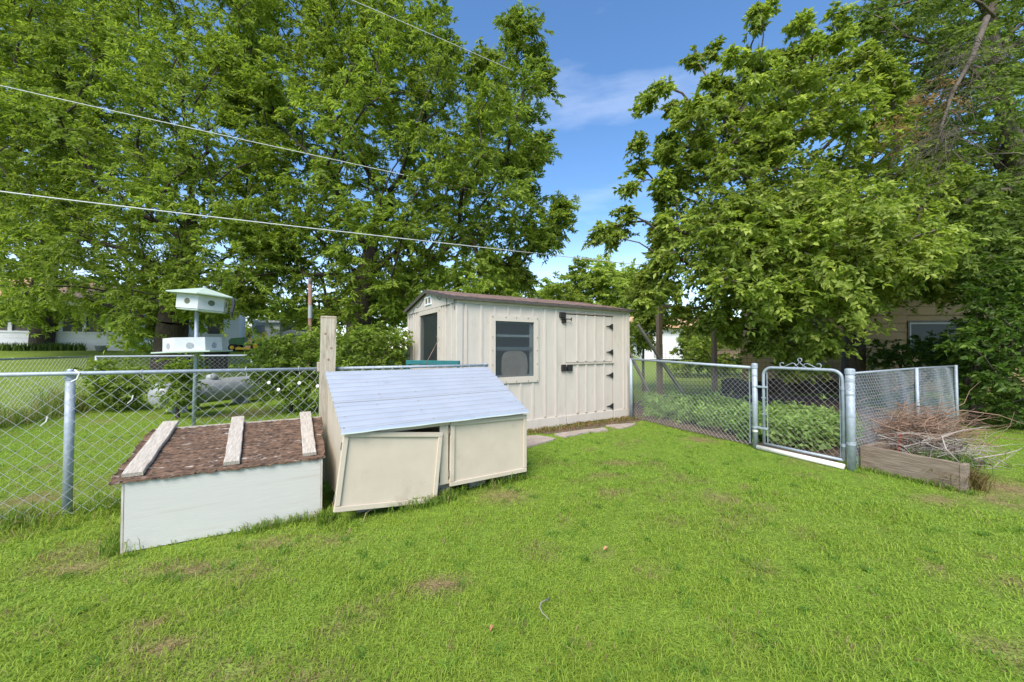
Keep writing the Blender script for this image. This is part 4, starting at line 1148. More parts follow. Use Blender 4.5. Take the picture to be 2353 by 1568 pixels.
# tan house at the right
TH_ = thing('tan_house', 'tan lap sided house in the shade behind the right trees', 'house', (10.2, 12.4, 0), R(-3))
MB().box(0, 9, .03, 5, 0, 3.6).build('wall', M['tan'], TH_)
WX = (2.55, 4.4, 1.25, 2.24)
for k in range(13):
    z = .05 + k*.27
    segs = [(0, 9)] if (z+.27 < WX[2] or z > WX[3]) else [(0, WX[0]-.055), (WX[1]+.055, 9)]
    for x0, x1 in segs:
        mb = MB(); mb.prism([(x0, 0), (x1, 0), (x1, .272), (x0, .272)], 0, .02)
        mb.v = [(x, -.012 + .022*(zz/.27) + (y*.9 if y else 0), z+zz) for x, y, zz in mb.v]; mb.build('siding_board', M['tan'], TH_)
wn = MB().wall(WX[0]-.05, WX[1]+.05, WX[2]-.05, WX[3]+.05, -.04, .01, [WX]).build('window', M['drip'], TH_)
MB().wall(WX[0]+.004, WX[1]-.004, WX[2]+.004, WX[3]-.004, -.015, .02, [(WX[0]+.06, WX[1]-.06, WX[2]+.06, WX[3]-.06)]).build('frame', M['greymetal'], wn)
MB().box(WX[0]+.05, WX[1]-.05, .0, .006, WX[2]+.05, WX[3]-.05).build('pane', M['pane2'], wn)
mb = MB(); mb.add([(-.5, -.5, 3.5), (9.5, -.5, 3.5), (9.5, 2.5, 4.6), (-.5, 2.5, 4.6), (-.5, -.5, 3.62), (9.5, -.5, 3.62), (9.5, 2.5, 4.72), (-.5, 2.5, 4.72)], BF)
mb.add([(-.5, 2.5, 4.6), (9.5, 2.5, 4.6), (9.5, 5.5, 3.5), (-.5, 5.5, 3.5), (-.5, 2.5, 4.72), (9.5, 2.5, 4.72), (9.5, 5.5, 3.62), (-.5, 5.5, 3.62)], BF)
mb.build('roof', M['orange'], TH_)
# distant white house
a = at(1474, 800, 28); zg = float(terrain(a[0], a[1]))
DH_ = thing('distant_house', 'distant white sided house with orange roof seen right of the shed', 'house', (a[0], a[1], zg), R(4))
for k in range(9): MB().bbox(0, 3.2, -.02 + .004*(k % 2), .02, k*.25, k*.25+.246, .004).build('siding_board', M['houseW'], DH_)
MB().box(0, 3.2, .021, 6, 0, 2.26-zg*0).build('wall', M['houseW'], DH_)
MB().box(3.2, 9.5, 1.5, 6, 0, 2.3).build('wall', M['brownpost'], DH_)
MB().bbox(.9, 1.6, -.05, -.021, .1, 1.1).build('window', M['greymetal'], DH_)
mb = MB(); mb.add([(-.4, -.5, 2.28), (10, -.5, 2.28), (10, 3, 3.25), (-.4, 3, 3.25), (-.4, -.5, 2.40), (10, -.5, 2.40), (10, 3, 3.37), (-.4, 3, 3.37)], BF)
mb.add([(-.4, 3, 3.25), (10, 3, 3.25), (10, 6.5, 2.28), (-.4, 6.5, 2.28), (-.4, 3, 3.37), (10, 3, 3.37), (10, 6.5, 2.4), (-.4, 6.5, 2.4)], BF)
mb.build('roof', M['orange'], DH_)

# ================================================================ overhead cables
def cable(pts, r, lab, mat):
    P = [Vector(at(*p)) for p in pts]
    n = 24; path = []
    for i in range(n+1):
        t = i/n; q = t*(len(P)-1); k = min(int(q), len(P)-2)
        # quadratic through three points
        a, b, c = P
        path.append(a*((t-.5)*(t-1)*2) + b*(t*(t-1)*-4) + c*(t*(t-.5)*2))
    T = thing('overhead_cable', lab, 'cable', tuple(path[0]))
    MB().tube(path, r, 6).build('cable', mat, T, True, world=True)
def midY(y0, y1, t): return 1/((1-t)/y0 + t/y1)
cable([(-60, 431, 6.0), (650, 517.5, 8.0), (1500, 612, 14)], .0115, 'lowest thick grey overhead cable crossing above the birdhouse', M['cable'])
cable([(-60, 183, 6.6), (570, 324, 8.6), (1285, 480, 12.8)], .009, 'middle grey overhead cable crossing the left trees', M['cable'])
cable([(700, -46, 7.4), (950, 62, 8.7), (1180, 163, 10.4)], .008, 'short upper overhead cable entering the left tree crown', M['cable'])
# ================================================================ vegetation
def in_poly(poly, x, y):
    c = False; n = len(poly)
    for i in range(n):
        x1, y1 = poly[i]; x2, y2 = poly[(i+1) % n]
        if (y1 > y) != (y2 > y) and x < (x2-x1)*(y-y1)/(y2-y1)+x1: c = not c
    return c
def crown_clumps(poly, Y0, half, n, Rr, seed, tilt=0.0, erode=.55, cand=14):
    """clump centres filling the crown volume whose outline is poly"""
    rg = random.Random(seed)
    xs = [p[0] for p in poly]; ys = [p[1] for p in poly]
    cxp, cyp = sum(xs)/len(xs), sum(ys)/len(ys); sx, sy = (max(xs)-min(xs))/2, (max(ys)-min(ys))/2
    out = []; C = np.zeros((0, 3))
    while len(out) < n:
        best, bd = None, -1
        for _ in range(cand):
            for _t in range(200):
                x, y = rg.uniform(min(xs), max(xs)), rg.uniform(min(ys), max(ys))
                r_ = rg.uniform(*Rr); e = r_/Y0*FPX*erode
                if in_poly(poly, x, y) and in_poly(poly, x+e, y) and in_poly(poly, x-e, y) and in_poly(poly, x, y+e) and in_poly(poly, x, y-e): break
            rho = min(1, ((x-cxp)/sx)**2*.8 + ((y-cyp)/sy)**2*.8)
            Y = Y0 + tilt*(x-cxp)/sx + half*math.sqrt(max(.12, 1-rho))*rg.uniform(-1, 1)
            p = at(x, y, Y)
            d = 9 if not len(C) else np.min(np.linalg.norm(C - p, axis=1)) / r_
            if d > bd: bd, best = d, (p, r_)
        out.append(best); C = np.vstack([C, best[0]])
    return out

def skeleton(trunk, clumps, seed, rtip=.012, rise=.3, upk=.08, expo=.47, jit=.12):
    """trunk: list of (point, radius); every clump is reached by a limb branching off the nearest suitable limb"""
    rg = np.random.default_rng(seed)
    nodes = [np.array(p, float) for p, _ in trunk]; par = [-1] + list(range(len(trunk)-1)); fixed = [r for _, r in trunk]
    plen = [0.0]
    for i in range(1, len(nodes)): plen.append(plen[-1] + np.linalg.norm(nodes[i]-nodes[i-1])*.2)
    top = nodes[-1]; first = max(1, len(trunk)//2)
    order = sorted(range(len(clumps)), key=lambda i: np.linalg.norm(clumps[i][0]-top))
    ends = []
    for i in order:
        c = clumps[i][0]
        N_ = np.array(nodes[first:]); hd = np.hypot(N_[:, 0]-c[0], N_[:, 1]-c[1]); cost = np.linalg.norm(N_ - c, axis=1) + .22*np.array(plen[first:]) + 1.3*np.maximum(0, N_[:, 2]-c[2]+rise*np.minimum(hd, 4))
        j = int(np.argmin(cost)) + first
        a = nodes[j]; v = c - a; l = np.linalg.norm(v)
        k = 2 if l > 1.2 else 1
        prev = j
        for q in range(1, k+2):
            t = q/(k+1)
            p = a + v*t + (rg.normal(0, jit, 3)*l*.25 + np.array([0, 0, upk*l*math.sin(math.pi*t)]) if q <= k else 0)
            nodes.append(p); par.append(prev); fixed.append(None); plen.append(plen[prev] + l/(k+1)); prev = len(nodes)-1
        ends.append(prev)
    cnt = np.zeros(len(nodes)); 
    for e in ends: cnt[e] += 1
    for i in range(len(nodes)-1, 0, -1):
        if par[i] >= 0: cnt[par[i]] += cnt[i]
    rad = [fixed[i] if fixed[i] else rtip*max(1, cnt[i])**expo*1.6 for i in range(len(nodes))]
    return nodes, par, rad
def skel_mesh(nodes, par, rad, sides=7):
    mb = MB()
    for i in range(1, len(nodes)):
        j = par[i]
        r0 = min(rad[j], rad[i]*1.35)
        a, b = Vector(nodes[j]), Vector(nodes[i])
        n = sides if rad[i] > .05 else 5
        gp_p = par[j]
        t = (b-a)
        mb.tube([a - t*.04, a + t*.5, b + t*.02], [r0, (r0+rad[i])/2, rad[i]], n, False)
    return mb

def foliage(name, clumps, parent, mat, ntw, nlf, L_, W_, cols, seed, droop=.5, spread=.85, outw=.5, twigs=True, twmat=None, lvar=.5, flat=.5, kind='stuff', trad=.006, tone=.2):
    rg = np.random.default_rng(seed)
    C = np.array([c for c, _ in clumps]); Rr = np.array([r for _, r in clumps])
    n = len(C)
    idx = np.repeat(np.arange(n), ntw)
    T = len(idx)
    D = rg.normal(0, 1, (T, 3)); D[:, 2] *= .7; D /= np.linalg.norm(D, axis=1)[:, None]
    cen = C.mean(0)
    ow = C[idx]-cen; ow /= np.maximum(np.linalg.norm(ow, axis=1), .3)[:, None]
    D = D + ow*outw; D[:, 2] += .15; D /= np.linalg.norm(D, axis=1)[:, None]
    S = C[idx] + rg.normal(0, .42, (T, 3))*Rr[idx][:, None]
    Ln = Rr[idx]*rg.uniform(.55, 1.25, T)*spread
    up = np.array([0, 0, 1.])
    A = np.cross(D, up + rg.normal(0, .25, (T, 3))); A /= np.maximum(np.linalg.norm(A, axis=1), 1e-3)[:, None]
    # leaves
    ti = np.repeat(np.arange(T), nlf)
    N_ = len(ti)
    t = rg.uniform(.12, 1.02, N_)
    sg = np.where(rg.random(N_) < .5, -1., 1.)
    Pp = S[ti] + D[ti]*(Ln[ti]*t)[:, None]; Pp[:, 2] -= droop*Ln[ti]*t*t
    tang = D[ti].copy(); tang[:, 2] -= droop*2*t*.8; tang /= np.linalg.norm(tang, axis=1)[:, None]
    dirv = tang*.65 + A[ti]*(sg*rg.uniform(.4, 1.0, N_))[:, None] + rg.normal(0, .28, (N_, 3)); dirv[:, 2] -= .25*droop + .1
    dirv /= np.linalg.norm(dirv, axis=1)[:, None]
    outv = Pp - C[idx][ti]; outv /= np.maximum(np.linalg.norm(outv, axis=1), .05)[:, None]
    nr = up*flat*.6 + outv*.38 + rg.normal(0, .45, (N_, 3))
    sd_ = np.cross(nr, dirv); sd_ /= np.maximum(np.linalg.norm(sd_, axis=1), 1e-3)[:, None]
    nr = np.cross(dirv, sd_)
    l = L_*rg.uniform(1-lvar, 1+lvar, N_); w_ = W_*rg.uniform(.75, 1.2, N_)
    Pp = Pp + dirv*(l*.12)[:, None]
    Vv = np.empty((N_, 4, 3))
    Vv[:, 0] = Pp
    mid = Pp + dirv*(l*.45)[:, None] + nr*(w_*.22)[:, None]
    Vv[:, 1] = mid + sd_*(w_*.5)[:, None]
    Vv[:, 3] = mid - sd_*(w_*.5)[:, None]
    Vv[:, 2] = Pp + dirv*l[:, None] - nr*(l*.10)[:, None]
    b = np.arange(N_)*4
    Ff = np.concatenate([np.stack([b, b+1, b+2], 1), np.stack([b, b+2, b+3], 1)])
    c1, c2, c3 = [np.array(c) for c in cols]
    k = rg.random(N_)[:, None]; cc = c1*(1-k) + c2*k
    tw = rg.random(T)[ti]; young = (t > .8) & (tw > .55)
    cc = np.where(young[:, None], cc*.45 + c3*.55, cc)
    cl_t = rg.uniform(1-tone, 1+tone, n)[idx][ti][:, None]     # every branch has its own leaf colour
    cc = cc*cl_t
    o = npmesh(name, Vv.reshape(-1, 3), Ff, mat, parent, np.repeat(cc, 4, 0), kind)
    if twigs:
        sel = rg.random(T) < .25
        s_, d_, l_ = S[sel], D[sel], Ln[sel]
        m = len(s_)
        a1 = A[sel]; a2 = np.cross(d_, a1)
        rings = []
        for tt, rr in ((0, trad*1.5), (.5, trad), (1., trad*.4)):
            p = s_ + d_*(l_*tt)[:, None]; p[:, 2] -= droop*l_*tt*tt
            for q in (0, 2.094, 4.189): rings.append(p + (a1*math.cos(q) + a2*math.sin(q))*rr)
        TV = np.stack(rings, 1)
        b = np.arange(m)*9; F_ = []
        for r_ in (0, 3):
            for q in range(3): q2 = (q+1) % 3; F_.append(np.stack([b+r_+q, b+r_+q2, b+r_+3+q2, b+r_+3+q], 1))
        npmesh('twigs', TV.reshape(-1, 3), np.concatenate(F_), twmat or M['bark'], parent, kind='stuff')
    return o
def tree(name, label, base, trunk, clumps, seed, ntw, nlf, L_, W_, cols, barkmat, leafm, cat='tree', group=None, rtip=.012, rise=.3, **kw):
    T = thing(name, label, cat, base, 0, group)
    nodes, par, rad = skeleton(trunk, clumps, seed, rtip, rise)
    mb = skel_mesh(nodes, par, rad); mb.build('trunk', barkmat, T, True, world=True)
    foliage('crown', clumps, T, leafm, ntw, nlf, L_, W_, cols, seed+1, twmat=barkmat, **kw)
    return T
def edge_strays(poly, n, Y, jy, r, out, seed):
    rg = random.Random(seed); res = []
    area = sum(poly[i][0]*poly[(i+1) % len(poly)][1] - poly[(i+1) % len(poly)][0]*poly[i][1] for i in range(len(poly)))
    while len(res) < n:
        i = rg.randrange(len(poly)); a, b = poly[i], poly[(i+1) % len(poly)]; l = math.hypot(b[0]-a[0], b[1]-a[1])
        if rg.random() > l/200: continue
        t = rg.random(); x, y = a[0]+(b[0]-a[0])*t, a[1]+(b[1]-a[1])*t
        if not (-40 < x < 2400 and -40 < y < 900): continue
        sg = 1 if area > 0 else -1; nx_, ny_ = (b[1]-a[1])/l*sg, -(b[0]-a[0])/l*sg
        o_ = rg.uniform(-12, out)
        res.append((at(x+nx_*o_, y+ny_*o_, Y + rg.uniform(-jy, jy)), r*rg.uniform(.7, 1.3)))
    return res
def pix(p):
    q = np.array(p) - np.array([0, 0, CAM_H]); dd = q[1]*_c + q[2]*_s
    return CX + FPX*q[0]/dd, CY - FPX*(q[2]*_c - q[1]*_s)/dd
def gaps(cl, holes):
    # gaps in the crowns through which the things behind show
    out = []
    for c in cl:
        x, y = pix(c[0])
        if not any(((x-hx)/rx)**2 + ((y-hy)/ry)**2 < 1 and c[0][1] < ym for hx, hy, rx, ry, ym in holes): out.append(c)
    return out
HOLES = [(2150, 255, 95, 110, 9.2), (2090, 765, 105, 80, 12), (1495, 775, 42, 42, 12), (120, 765, 190, 45, 30), (575, 705, 50, 30, 30), (1990, 790, 60, 60, 12), (1640, 800, 60, 40, 12)]
def gz(p): return float(terrain(p[0], p[1]))
def strays(tips, Y, r=.3, jy=.6, seed=1):
    rg = random.Random(seed); return [(at(x, y, Y + rg.uniform(-jy, jy)), r*rg.uniform(.8, 1.25)) for x, y in tips]

PEC = ((.165,.232,.032), (.255,.33,.052), (.34,.41,.075))
# left pecan
polyA = [(-170,-110), (560,-110), (620,60), (610,350), (640,560), (610,660), (520,700), (420,690), (345,745), (250,735), (160,715), (60,712), (-170,690)]
pA = at(392, 850, 14.2); bA = (pA[0], pA[1], gz(pA))
cA = crown_clumps(polyA, 14.2, 3.7, 235, (.65, 1.05), 11, cand=8)
cA += strays([(300,755), (240,760), (275,775), (330,760), (190,745), (110,735), (40,730), (560,712), (600,690), (440,715), (480,705)], 13.2, .6, 1.2, 4)
cA += edge_strays(polyA, 40, 13.5, 2.0, .5, 14, 101)
cA = gaps(cA, HOLES)
tA = [(bA, .62), (at(390, 800, 14.2), .52), (at(396, 740, 14.0), .46), (at(412, 660, 14.1), .40), (at(428, 560, 14.2), .30), (at(440, 460, 14.3), .22)]
tree('pecan_tree', 'huge leafy tree at far left behind the birdhouse', bA, tA, cA, 21, 22, 37, .144, .057, PEC, M['bark'], M['leaf'], droop=.24, spread=1.05, outw=.25, rtip=.0095, rise=.95)
# limb of a second stem far left
polyB = [(500,-110), (940,-110), (965,-10), (985,30), (1025,110), (1075,170), (1150,115), (1200,80), (1228,130), (1250,205), (1222,255), (1240,300), (1238,345), (1165,385), (1210,430), (1285,470), (1285,525), (1235,560), (1150,590), (1060,585), (950,600), (925,660), (905,740), (850,760), (660,740), (560,690), (560,480), (530,200)]
pB = at(822, 850, 13.2); bB = (pB[0], pB[1], gz(pB))
cB = crown_clumps(polyB, 13.6, 3.4, 225, (.52, .9), 12, cand=8, erode=.85)
cB += strays([(1222,75), (1190,55), (1245,200), (1232,330), (1225,350), (1180,50), (1275,490), (1282,510), (1240,545), (1010,20), (1150,600), (1190,620), (1205,650), (1100,600), (860,770), (930,700), (980,640)], 12.2, .45, .8, 5)
cB += edge_strays(polyB, 60, 13.3, 1.5, .34, 12, 102)
tB = [(bB, .50), (at(824, 790, 13.2), .43), (at(826, 720, 13.1), .40), (at(838, 655, 13.3), .36), (at(850, 590, 13.5), .27), (at(858, 520, 13.7), .20)]
tree('pecan_tree', 'tall leafy tree rising directly behind the hedge and left of the shed', bB, tB, cB, 22, 22, 37, .140, .056, PEC, M['bark'], M['leaf'], droop=.24, spread=1.05, outw=.25, rtip=.0095, rise=.95)
# thin far left stem
pC = at(95, 800, 17); bC = (pC[0], pC[1], gz(pC))
cC = crown_clumps([(-170,-100), (330,-100), (300,300), (200,500), (-170,560)], 16.5, 2.0, 70, (.8, 1.2), 13)
tC = [(bC, .40), (at(110, 600, 17), .33), (at(160, 380, 16.6), .28), (at(142, 180, 16.4), .24), (at(118, 20, 16.2), .18)]
tree('pecan_tree', 'leaning dark stemmed tree at the top left corner', bC, tC, cC, 23, 22, 30, .20, .065, PEC, M['bark'], M['leaf'], droop=.24, spread=1.05, outw=.25, rtip=.0095, rise=.95)

# middle distance trees over the shed roof
MUL = ((.185,.25,.04), (.295,.365,.066), (.47,.53,.12))
YEL = ((.235,.31,.05), (.34,.42,.08), (.42,.49,.11))
p = at(1090, 800, 46); b = (p[0], p[1], gz(p))
c_ = crown_clumps([(900,680), (985,640), (1000,600), (1060,590), (1115,588), (1170,610), (1222,625), (1215,660), (1180,690), (1150,715), (900,740)], 46, 3.4, 46, (1.3, 1.9), 31)
tree('background_tree', 'light green tree showing above the left half of the shed roof', b, [(b, .25), (at(1085, 740, 46), .3), (at(1080, 690, 46), .2)], c_, 32, 26, 26, .38, .21, YEL, M['bark'], M['leaf'], droop=.25)
p = at(1365, 800, 50); b = (p[0], p[1], gz(p))
c_ = crown_clumps([(1222,700), (1240,660), (1290,640), (1300,612), (1340,600), (1400,600), (1415,625), (1455,615), (1490,640), (1520,700), (1500,760), (1222,760)], 50, 3.6, 54, (1.3, 1.9), 33)
tree('background_tree', 'round yellow green tree above the right half of the shed roof', b, [(b, .3), (at(1362, 740, 50), .3), (at(1360, 690, 50), .2)], c_, 34, 26, 26, .42, .24, YEL, M['bark'], M['leaf'], droop=.2)
p = at(880, 800, 30); b = (p[0], p[1], gz(p))
c_ = crown_clumps([(560,700), (700,690), (960,640), (1000,760), (560,800)], 30, 2.0, 40, (.9, 1.4), 35)
tree('background_tree', 'pale distant tree glimpsed under the crown left of the shed', b, [(b, .25), (at(880, 740, 30), .2), (at(880, 715, 29.6), .15)], c_, 36, 20, 26, .26, .13, YEL, M['bark'], M['leaf'], droop=.2)
p = at(1750, 800, 27); b = (p[0], p[1], gz(p))
c_ = crown_clumps([(1540,765), (1600,760), (1950,740), (1990,860), (1540,860)], 19, 1.6, 42, (.5, .8), 37)
tree('background_tree', 'low bushy growth behind the garden posts under the right tree', (at(1750,800,19)[0], 19, gz(at(1750,800,19))), [((at(1750,800,19)[0], 19, gz(at(1750,800,19))), .12), (at(1750, 840, 19), .1), (at(1750, 825, 19), .08)], c_, 38, 22, 26, .16, .08, YEL, M['bark'], M['leaf'], cat='bush', droop=.25)

p = at(1478, 800, 12.5); b = (p[0], p[1], 0)
c_ = crown_clumps([(1455,630), (1500,625), (1535,690), (1545,760), (1500,745), (1490,800), (1452,805)], 12.5, .6, 56, (.25, .4), 45, erode=.3)
tree('sapling', 'young leafy sapling just behind the right end of the shed', b, [(b, .05), (at(1478, 830, 12.5), .045), (at(1480, 760, 12.5), .035)], c_, 46, 14, 16, .10, .055, MUL, M['bark2'], M['leafnear'], droop=.25, rtip=.004, trad=.003)
# right mulberry
polyMu = [(1530,430), (1535,340), (1560,280), (1600,235), (1660,185), (1720,150), (1780,130), (1840,110), (1910,100), (1990,130), (2060,190), (2110,300), (1900,340), (1720,410), (1620,470), (1530,480)]
polyMl = [(1500,560), (1530,505), (1600,455), (1700,390), (1900,320), (2120,270), (2150,330), (2200,420), (2230,560), (2190,650), (2090,680), (1990,720), (1930,780), (1850,805), (1760,785), (1690,745), (1600,725), (1570,700), (1535,650), (1510,600)]
polyM = polyMu[:12] + polyMl[5:]
pM = (8.95, 10.1, 0)
cM = crown_clumps(polyMu, 8.3, 1.7, 84, (.22, .38), 40, cand=6, erode=.9) + crown_clumps(polyMl, 8.2, 1.8, 150, (.40, .64), 41, cand=8)
cM += crown_clumps([(1590,470), (1800,420), (1990,440), (2180,520), (2180,640), (2030,660), (1900,700), (1760,690), (1610,650)], 6.6, .7, 60, (.30, .5), 42)
cM += strays([(1372,538), (1395,530), (1412,545), (1440,490), (1450,425), (1470,330), (1478,245), (1500,215), (1530,200), (1545,255), (1600,140), (1640,125), (1690,140), (1745,60), (1748,25), (1765,10), (1830,60), (1850,50), (1930,40), (1945,70), (1470,380), (1430,520),
              (1830,850), (1850,835), (1800,840), (1870,845), (1490,690), (1500,650), (1480,640), (1590,755), (1690,775), (1740,800), (1470,670)], 8.0, .17, .5, 6)
cM += edge_strays(polyM, 110, 8.1, .9, .15, 14, 103)
cM = gaps(cM, HOLES)
tM = [(pM, .30), (at(1962, 850, 10.1), .26), (at(1964, 740, 10.0), .23), (at(1925, 640, 9.4), .19), (at(1850, 560, 8.8), .14), (at(1760, 500, 8.4), .10), (at(1700, 380, 8.3), .06)]
tree('mulberry_tree', 'broad leaved bright green tree overhanging the gate and garden', pM, tM, cM, 43, 24, 20, .092, .052, MUL, M['bark2'], M['leafnear'], droop=.3, flat=1.0, trad=.004, spread=1.0, outw=.25, rtip=.008)

# elm behind, top right
ELM = ((.11,.165,.032), (.19,.25,.055), (.26,.33,.07))
polyE = [(1990,60), (2030,10), (2060,-100), (2480,-100), (2480,640), (2330,610), (2230,560), (2180,430), (2110,330), (2050,200)]
pE = at(2440, 900, 9.5); pE = (pE[0], pE[1], 0)
cE = gaps(crown_clumps(polyE, 9.8, 2.0, 120, (.45, .8), 51), HOLES)
cE += edge_strays(polyE, 30, 9.6, 1.0, .32, 14, 104)
cE += crown_clumps([(2180,440), (2300,400), (2480,420), (2480,700), (2300,715), (2215,690), (2150,630)], 7.4, .8, 46, (.28, .46), 54)
tE = [(pE, .34), (at(2420, 800, 9.5), .3), (at(2400, 620, 9.5), .26), (at(2350, 420, 9.4), .2), (at(2290, 180, 9.2), .16), (at(2270, 40, 9.1), .13), (at(2300, -60, 9.0), .09)]
tree('elm_tree', 'tall dark elm rising out of the top right corner', pE, tE, cE, 52, 22, 26, .10, .046, ELM, M['bark2'], M['leaf'], droop=.4, spread=1.0, outw=.3)
# dead grey branch hung up in the elm
T = thing('dead_branch', 'dead bare branch with brown leaves hanging in the upper right tree', 'branch', tuple(at(2262, 95, 7.4)))
mb = MB(); rg_ = random.Random(5)
spine = [Vector(at(2268, 40, 7.5)), Vector(at(2235, 130, 7.3)), Vector(at(2190, 210, 7.1)), Vector(at(2160, 300, 6.9)), Vector(at(2165, 330, 6.9))]
mb.tube(spine, [.05, .042, .03, .018, .01], 7)
mb.build('bough', M['bark2'], T, True, world=True)
mb = MB()
for k in range(170):
    a = spine[rg_.randrange(1, 5)] + Vector((rg_.uniform(-.3, .3), rg_.uniform(-.3, .3), rg_.uniform(-.25, .25)))
    d = Vector((rg_.uniform(-1.1, .35), rg_.uniform(-.5, .4), rg_.uniform(-.55, .15))).normalized()*rg_.uniform(.35, .95)
    q1 = a + d*.35 + Vector((0, 0, rg_.uniform(-.03, .06))); q2 = a + d*.7 + Vector((rg_.uniform(-.05, .05), 0, rg_.uniform(-.06, .06))); q3 = a + d + Vector((0, 0, rg_.uniform(-.16, .02)))
    mb.tube([a, q1, q2, q3], [.0055, .0045, .003, .0018], 4, False)
    mb.tube([q1, q1 + (q3-q1)*.5 + Vector((rg_.uniform(-.08, .08), 0, rg_.uniform(-.1, .05)))], [.003, .0015], 3, False)
mb.build('bare_twigs', M['bark2'], T, world=True, kind='stuff')
foliage('brown_leaves', [(np.array(at(x, y, 7.1)), .3) for x, y in ((2100, 250), (2060, 290), (2130, 240), (2170, 200), (2090, 310), (2180, 240))], T, M['leaf'], 9, 12, .075, .032, ((.22,.14,.075), (.34,.22,.12), (.38,.25,.14)), 53, twigs=False)

# shrubs at the right edge, under the elm
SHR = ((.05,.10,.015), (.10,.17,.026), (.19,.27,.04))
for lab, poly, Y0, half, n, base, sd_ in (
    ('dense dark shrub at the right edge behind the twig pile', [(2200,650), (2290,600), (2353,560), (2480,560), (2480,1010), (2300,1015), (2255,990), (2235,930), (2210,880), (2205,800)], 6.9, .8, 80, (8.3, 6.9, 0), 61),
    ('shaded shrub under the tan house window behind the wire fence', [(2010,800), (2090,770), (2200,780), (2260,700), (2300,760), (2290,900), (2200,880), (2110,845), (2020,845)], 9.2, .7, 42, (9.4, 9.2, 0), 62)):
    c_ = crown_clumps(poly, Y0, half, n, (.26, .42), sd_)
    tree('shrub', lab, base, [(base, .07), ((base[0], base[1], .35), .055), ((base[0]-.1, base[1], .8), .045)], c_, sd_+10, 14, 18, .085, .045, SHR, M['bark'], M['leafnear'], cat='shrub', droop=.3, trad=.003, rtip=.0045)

# hedge behind the left fence
HED = ((.13,.195,.025), (.23,.31,.045), (.34,.43,.07))
for lab, poly, Y0, half, n, px, sd_ in (
    ('leafy honeysuckle hedge between the tall post and the shed', [(742,780), (780,755), (830,748), (880,752), (938,760), (938,880), (900,930), (760,935), (742,900)], 7.6, .6, 70, 840, 71),
    ('leafy vine thicket left of the tall post over the back fence', [(570,805), (620,770), (690,772), (742,765), (745,930), (690,935), (640,920), (600,880), (560,850)], 8.4, .6, 60, 670, 72),
    ('low sapling thicket by the far corner post of the left yard', [(205,842), (260,822), (330,850), (345,900), (300,935), (210,940)], 8.6, .4, 26, 270, 73),
    ('small sapling standing before the propane tank', [(385,845), (415,828), (440,850), (432,885), (420,925), (390,925), (380,880)], 7.6, .2, 14, 410, 74)):
    c_ = crown_clumps(poly, Y0, half, n, (.22, .36), sd_)
    q = at(px, 850, Y0); b = (q[0], q[1], gz(q))
    tree('hedge_shrub', lab, b, [(b, .04), ((b[0], b[1], b[2]+.25), .035), ((b[0]+.05, b[1], b[2]+.5), .03)], c_, sd_+10, 14, 16, .075, .036, HED, M['bark'], M['leafnear'], cat='shrub', droop=.35, trad=.003, rtip=.004)
mb = MB()
for k, (x, y) in enumerate(((618,880), (688,881), (730,888), (640,896))):
    q = at(x, y, 7.3); T = thing('white_flower', ('white trumpet flower nearest the propane tank', 'white trumpet flower in the middle of the vine', 'white trumpet flower beside the tall post', 'lowest white trumpet flower in the vine')[k], 'flower', tuple(q), 0, 'white flowers in the vine')
    MB().lathe([(.006, -.04), (.012, -.015), (.036, .004), (.006, .0)], 10, Matrix.Rotation(R(80), 4, 'X')).build('petals', M['flower'], T, True)

# iris bed before the porch (a leafy mass of sword leaves)
def blades(name, P, H_, lean, W_, cols, rg, mat, parent=None, kind='stuff', seg3=None, label=None, cat=None):
    """P (n,3) roots; curved blades of three faces"""
    n = len(P)
    az = rg.uniform(0, 2*math.pi, n); dx = np.stack([np.cos(az), np.sin(az), np.zeros(n)], 1)
    fa = az + math.pi/2 + rg.normal(0, .6, n); sx = np.stack([np.cos(fa), np.sin(fa), np.zeros(n)], 1)
    ln = H_*lean
    p1 = P + dx*(ln*.35)[:, None]; p1[:, 2] += H_*.6
    p2 = P + dx*ln[:, None]; p2[:, 2] += H_*np.clip(1-.45*lean, .25, 1)
    V = np.empty((n, 5, 3))
    V[:, 0] = P - sx*(W_*.5)[:, None]; V[:, 1] = P + sx*(W_*.5)[:, None]
    V[:, 2] = p1 + sx*(W_*.42)[:, None]; V[:, 3] = p1 - sx*(W_*.42)[:, None]; V[:, 4] = p2
    b = np.arange(n)*5
    F = np.concatenate([np.stack([b, b+1, b+2], 1), np.stack([b, b+2, b+3], 1), np.stack([b+3, b+2, b+4], 1)])
    o = npmesh(name, V.reshape(-1, 3), F, mat, parent, np.repeat(cols, 5, 0), kind)
    if label: o['label'] = label; o['category'] = cat
    return o
rg = np.random.default_rng(81)
n = 2600
tt = rg.uniform(-5, 2.7, n); oo = rg.uniform(.25, .8, n)
P = np.stack([W0[0] + UX*tt + UY*oo, W0[1] + UY*tt - UX*oo, np.zeros(n)], 1); P[:, 2] = terrain(P[:, 0], P[:, 1])
c = np.array((.09,.16,.035))*(1-rg.random((n, 1))*.5) + np.array((.16,.20,.07))*rg.random((n, 1))*.6
blades('iris_bed', P, rg.uniform(.2, .5, n), rg.uniform(.1, .7, n), np.full(n, .035), c, rg, M['grass'], label='bed of sword leaved plants along the white porch', cat='plants')

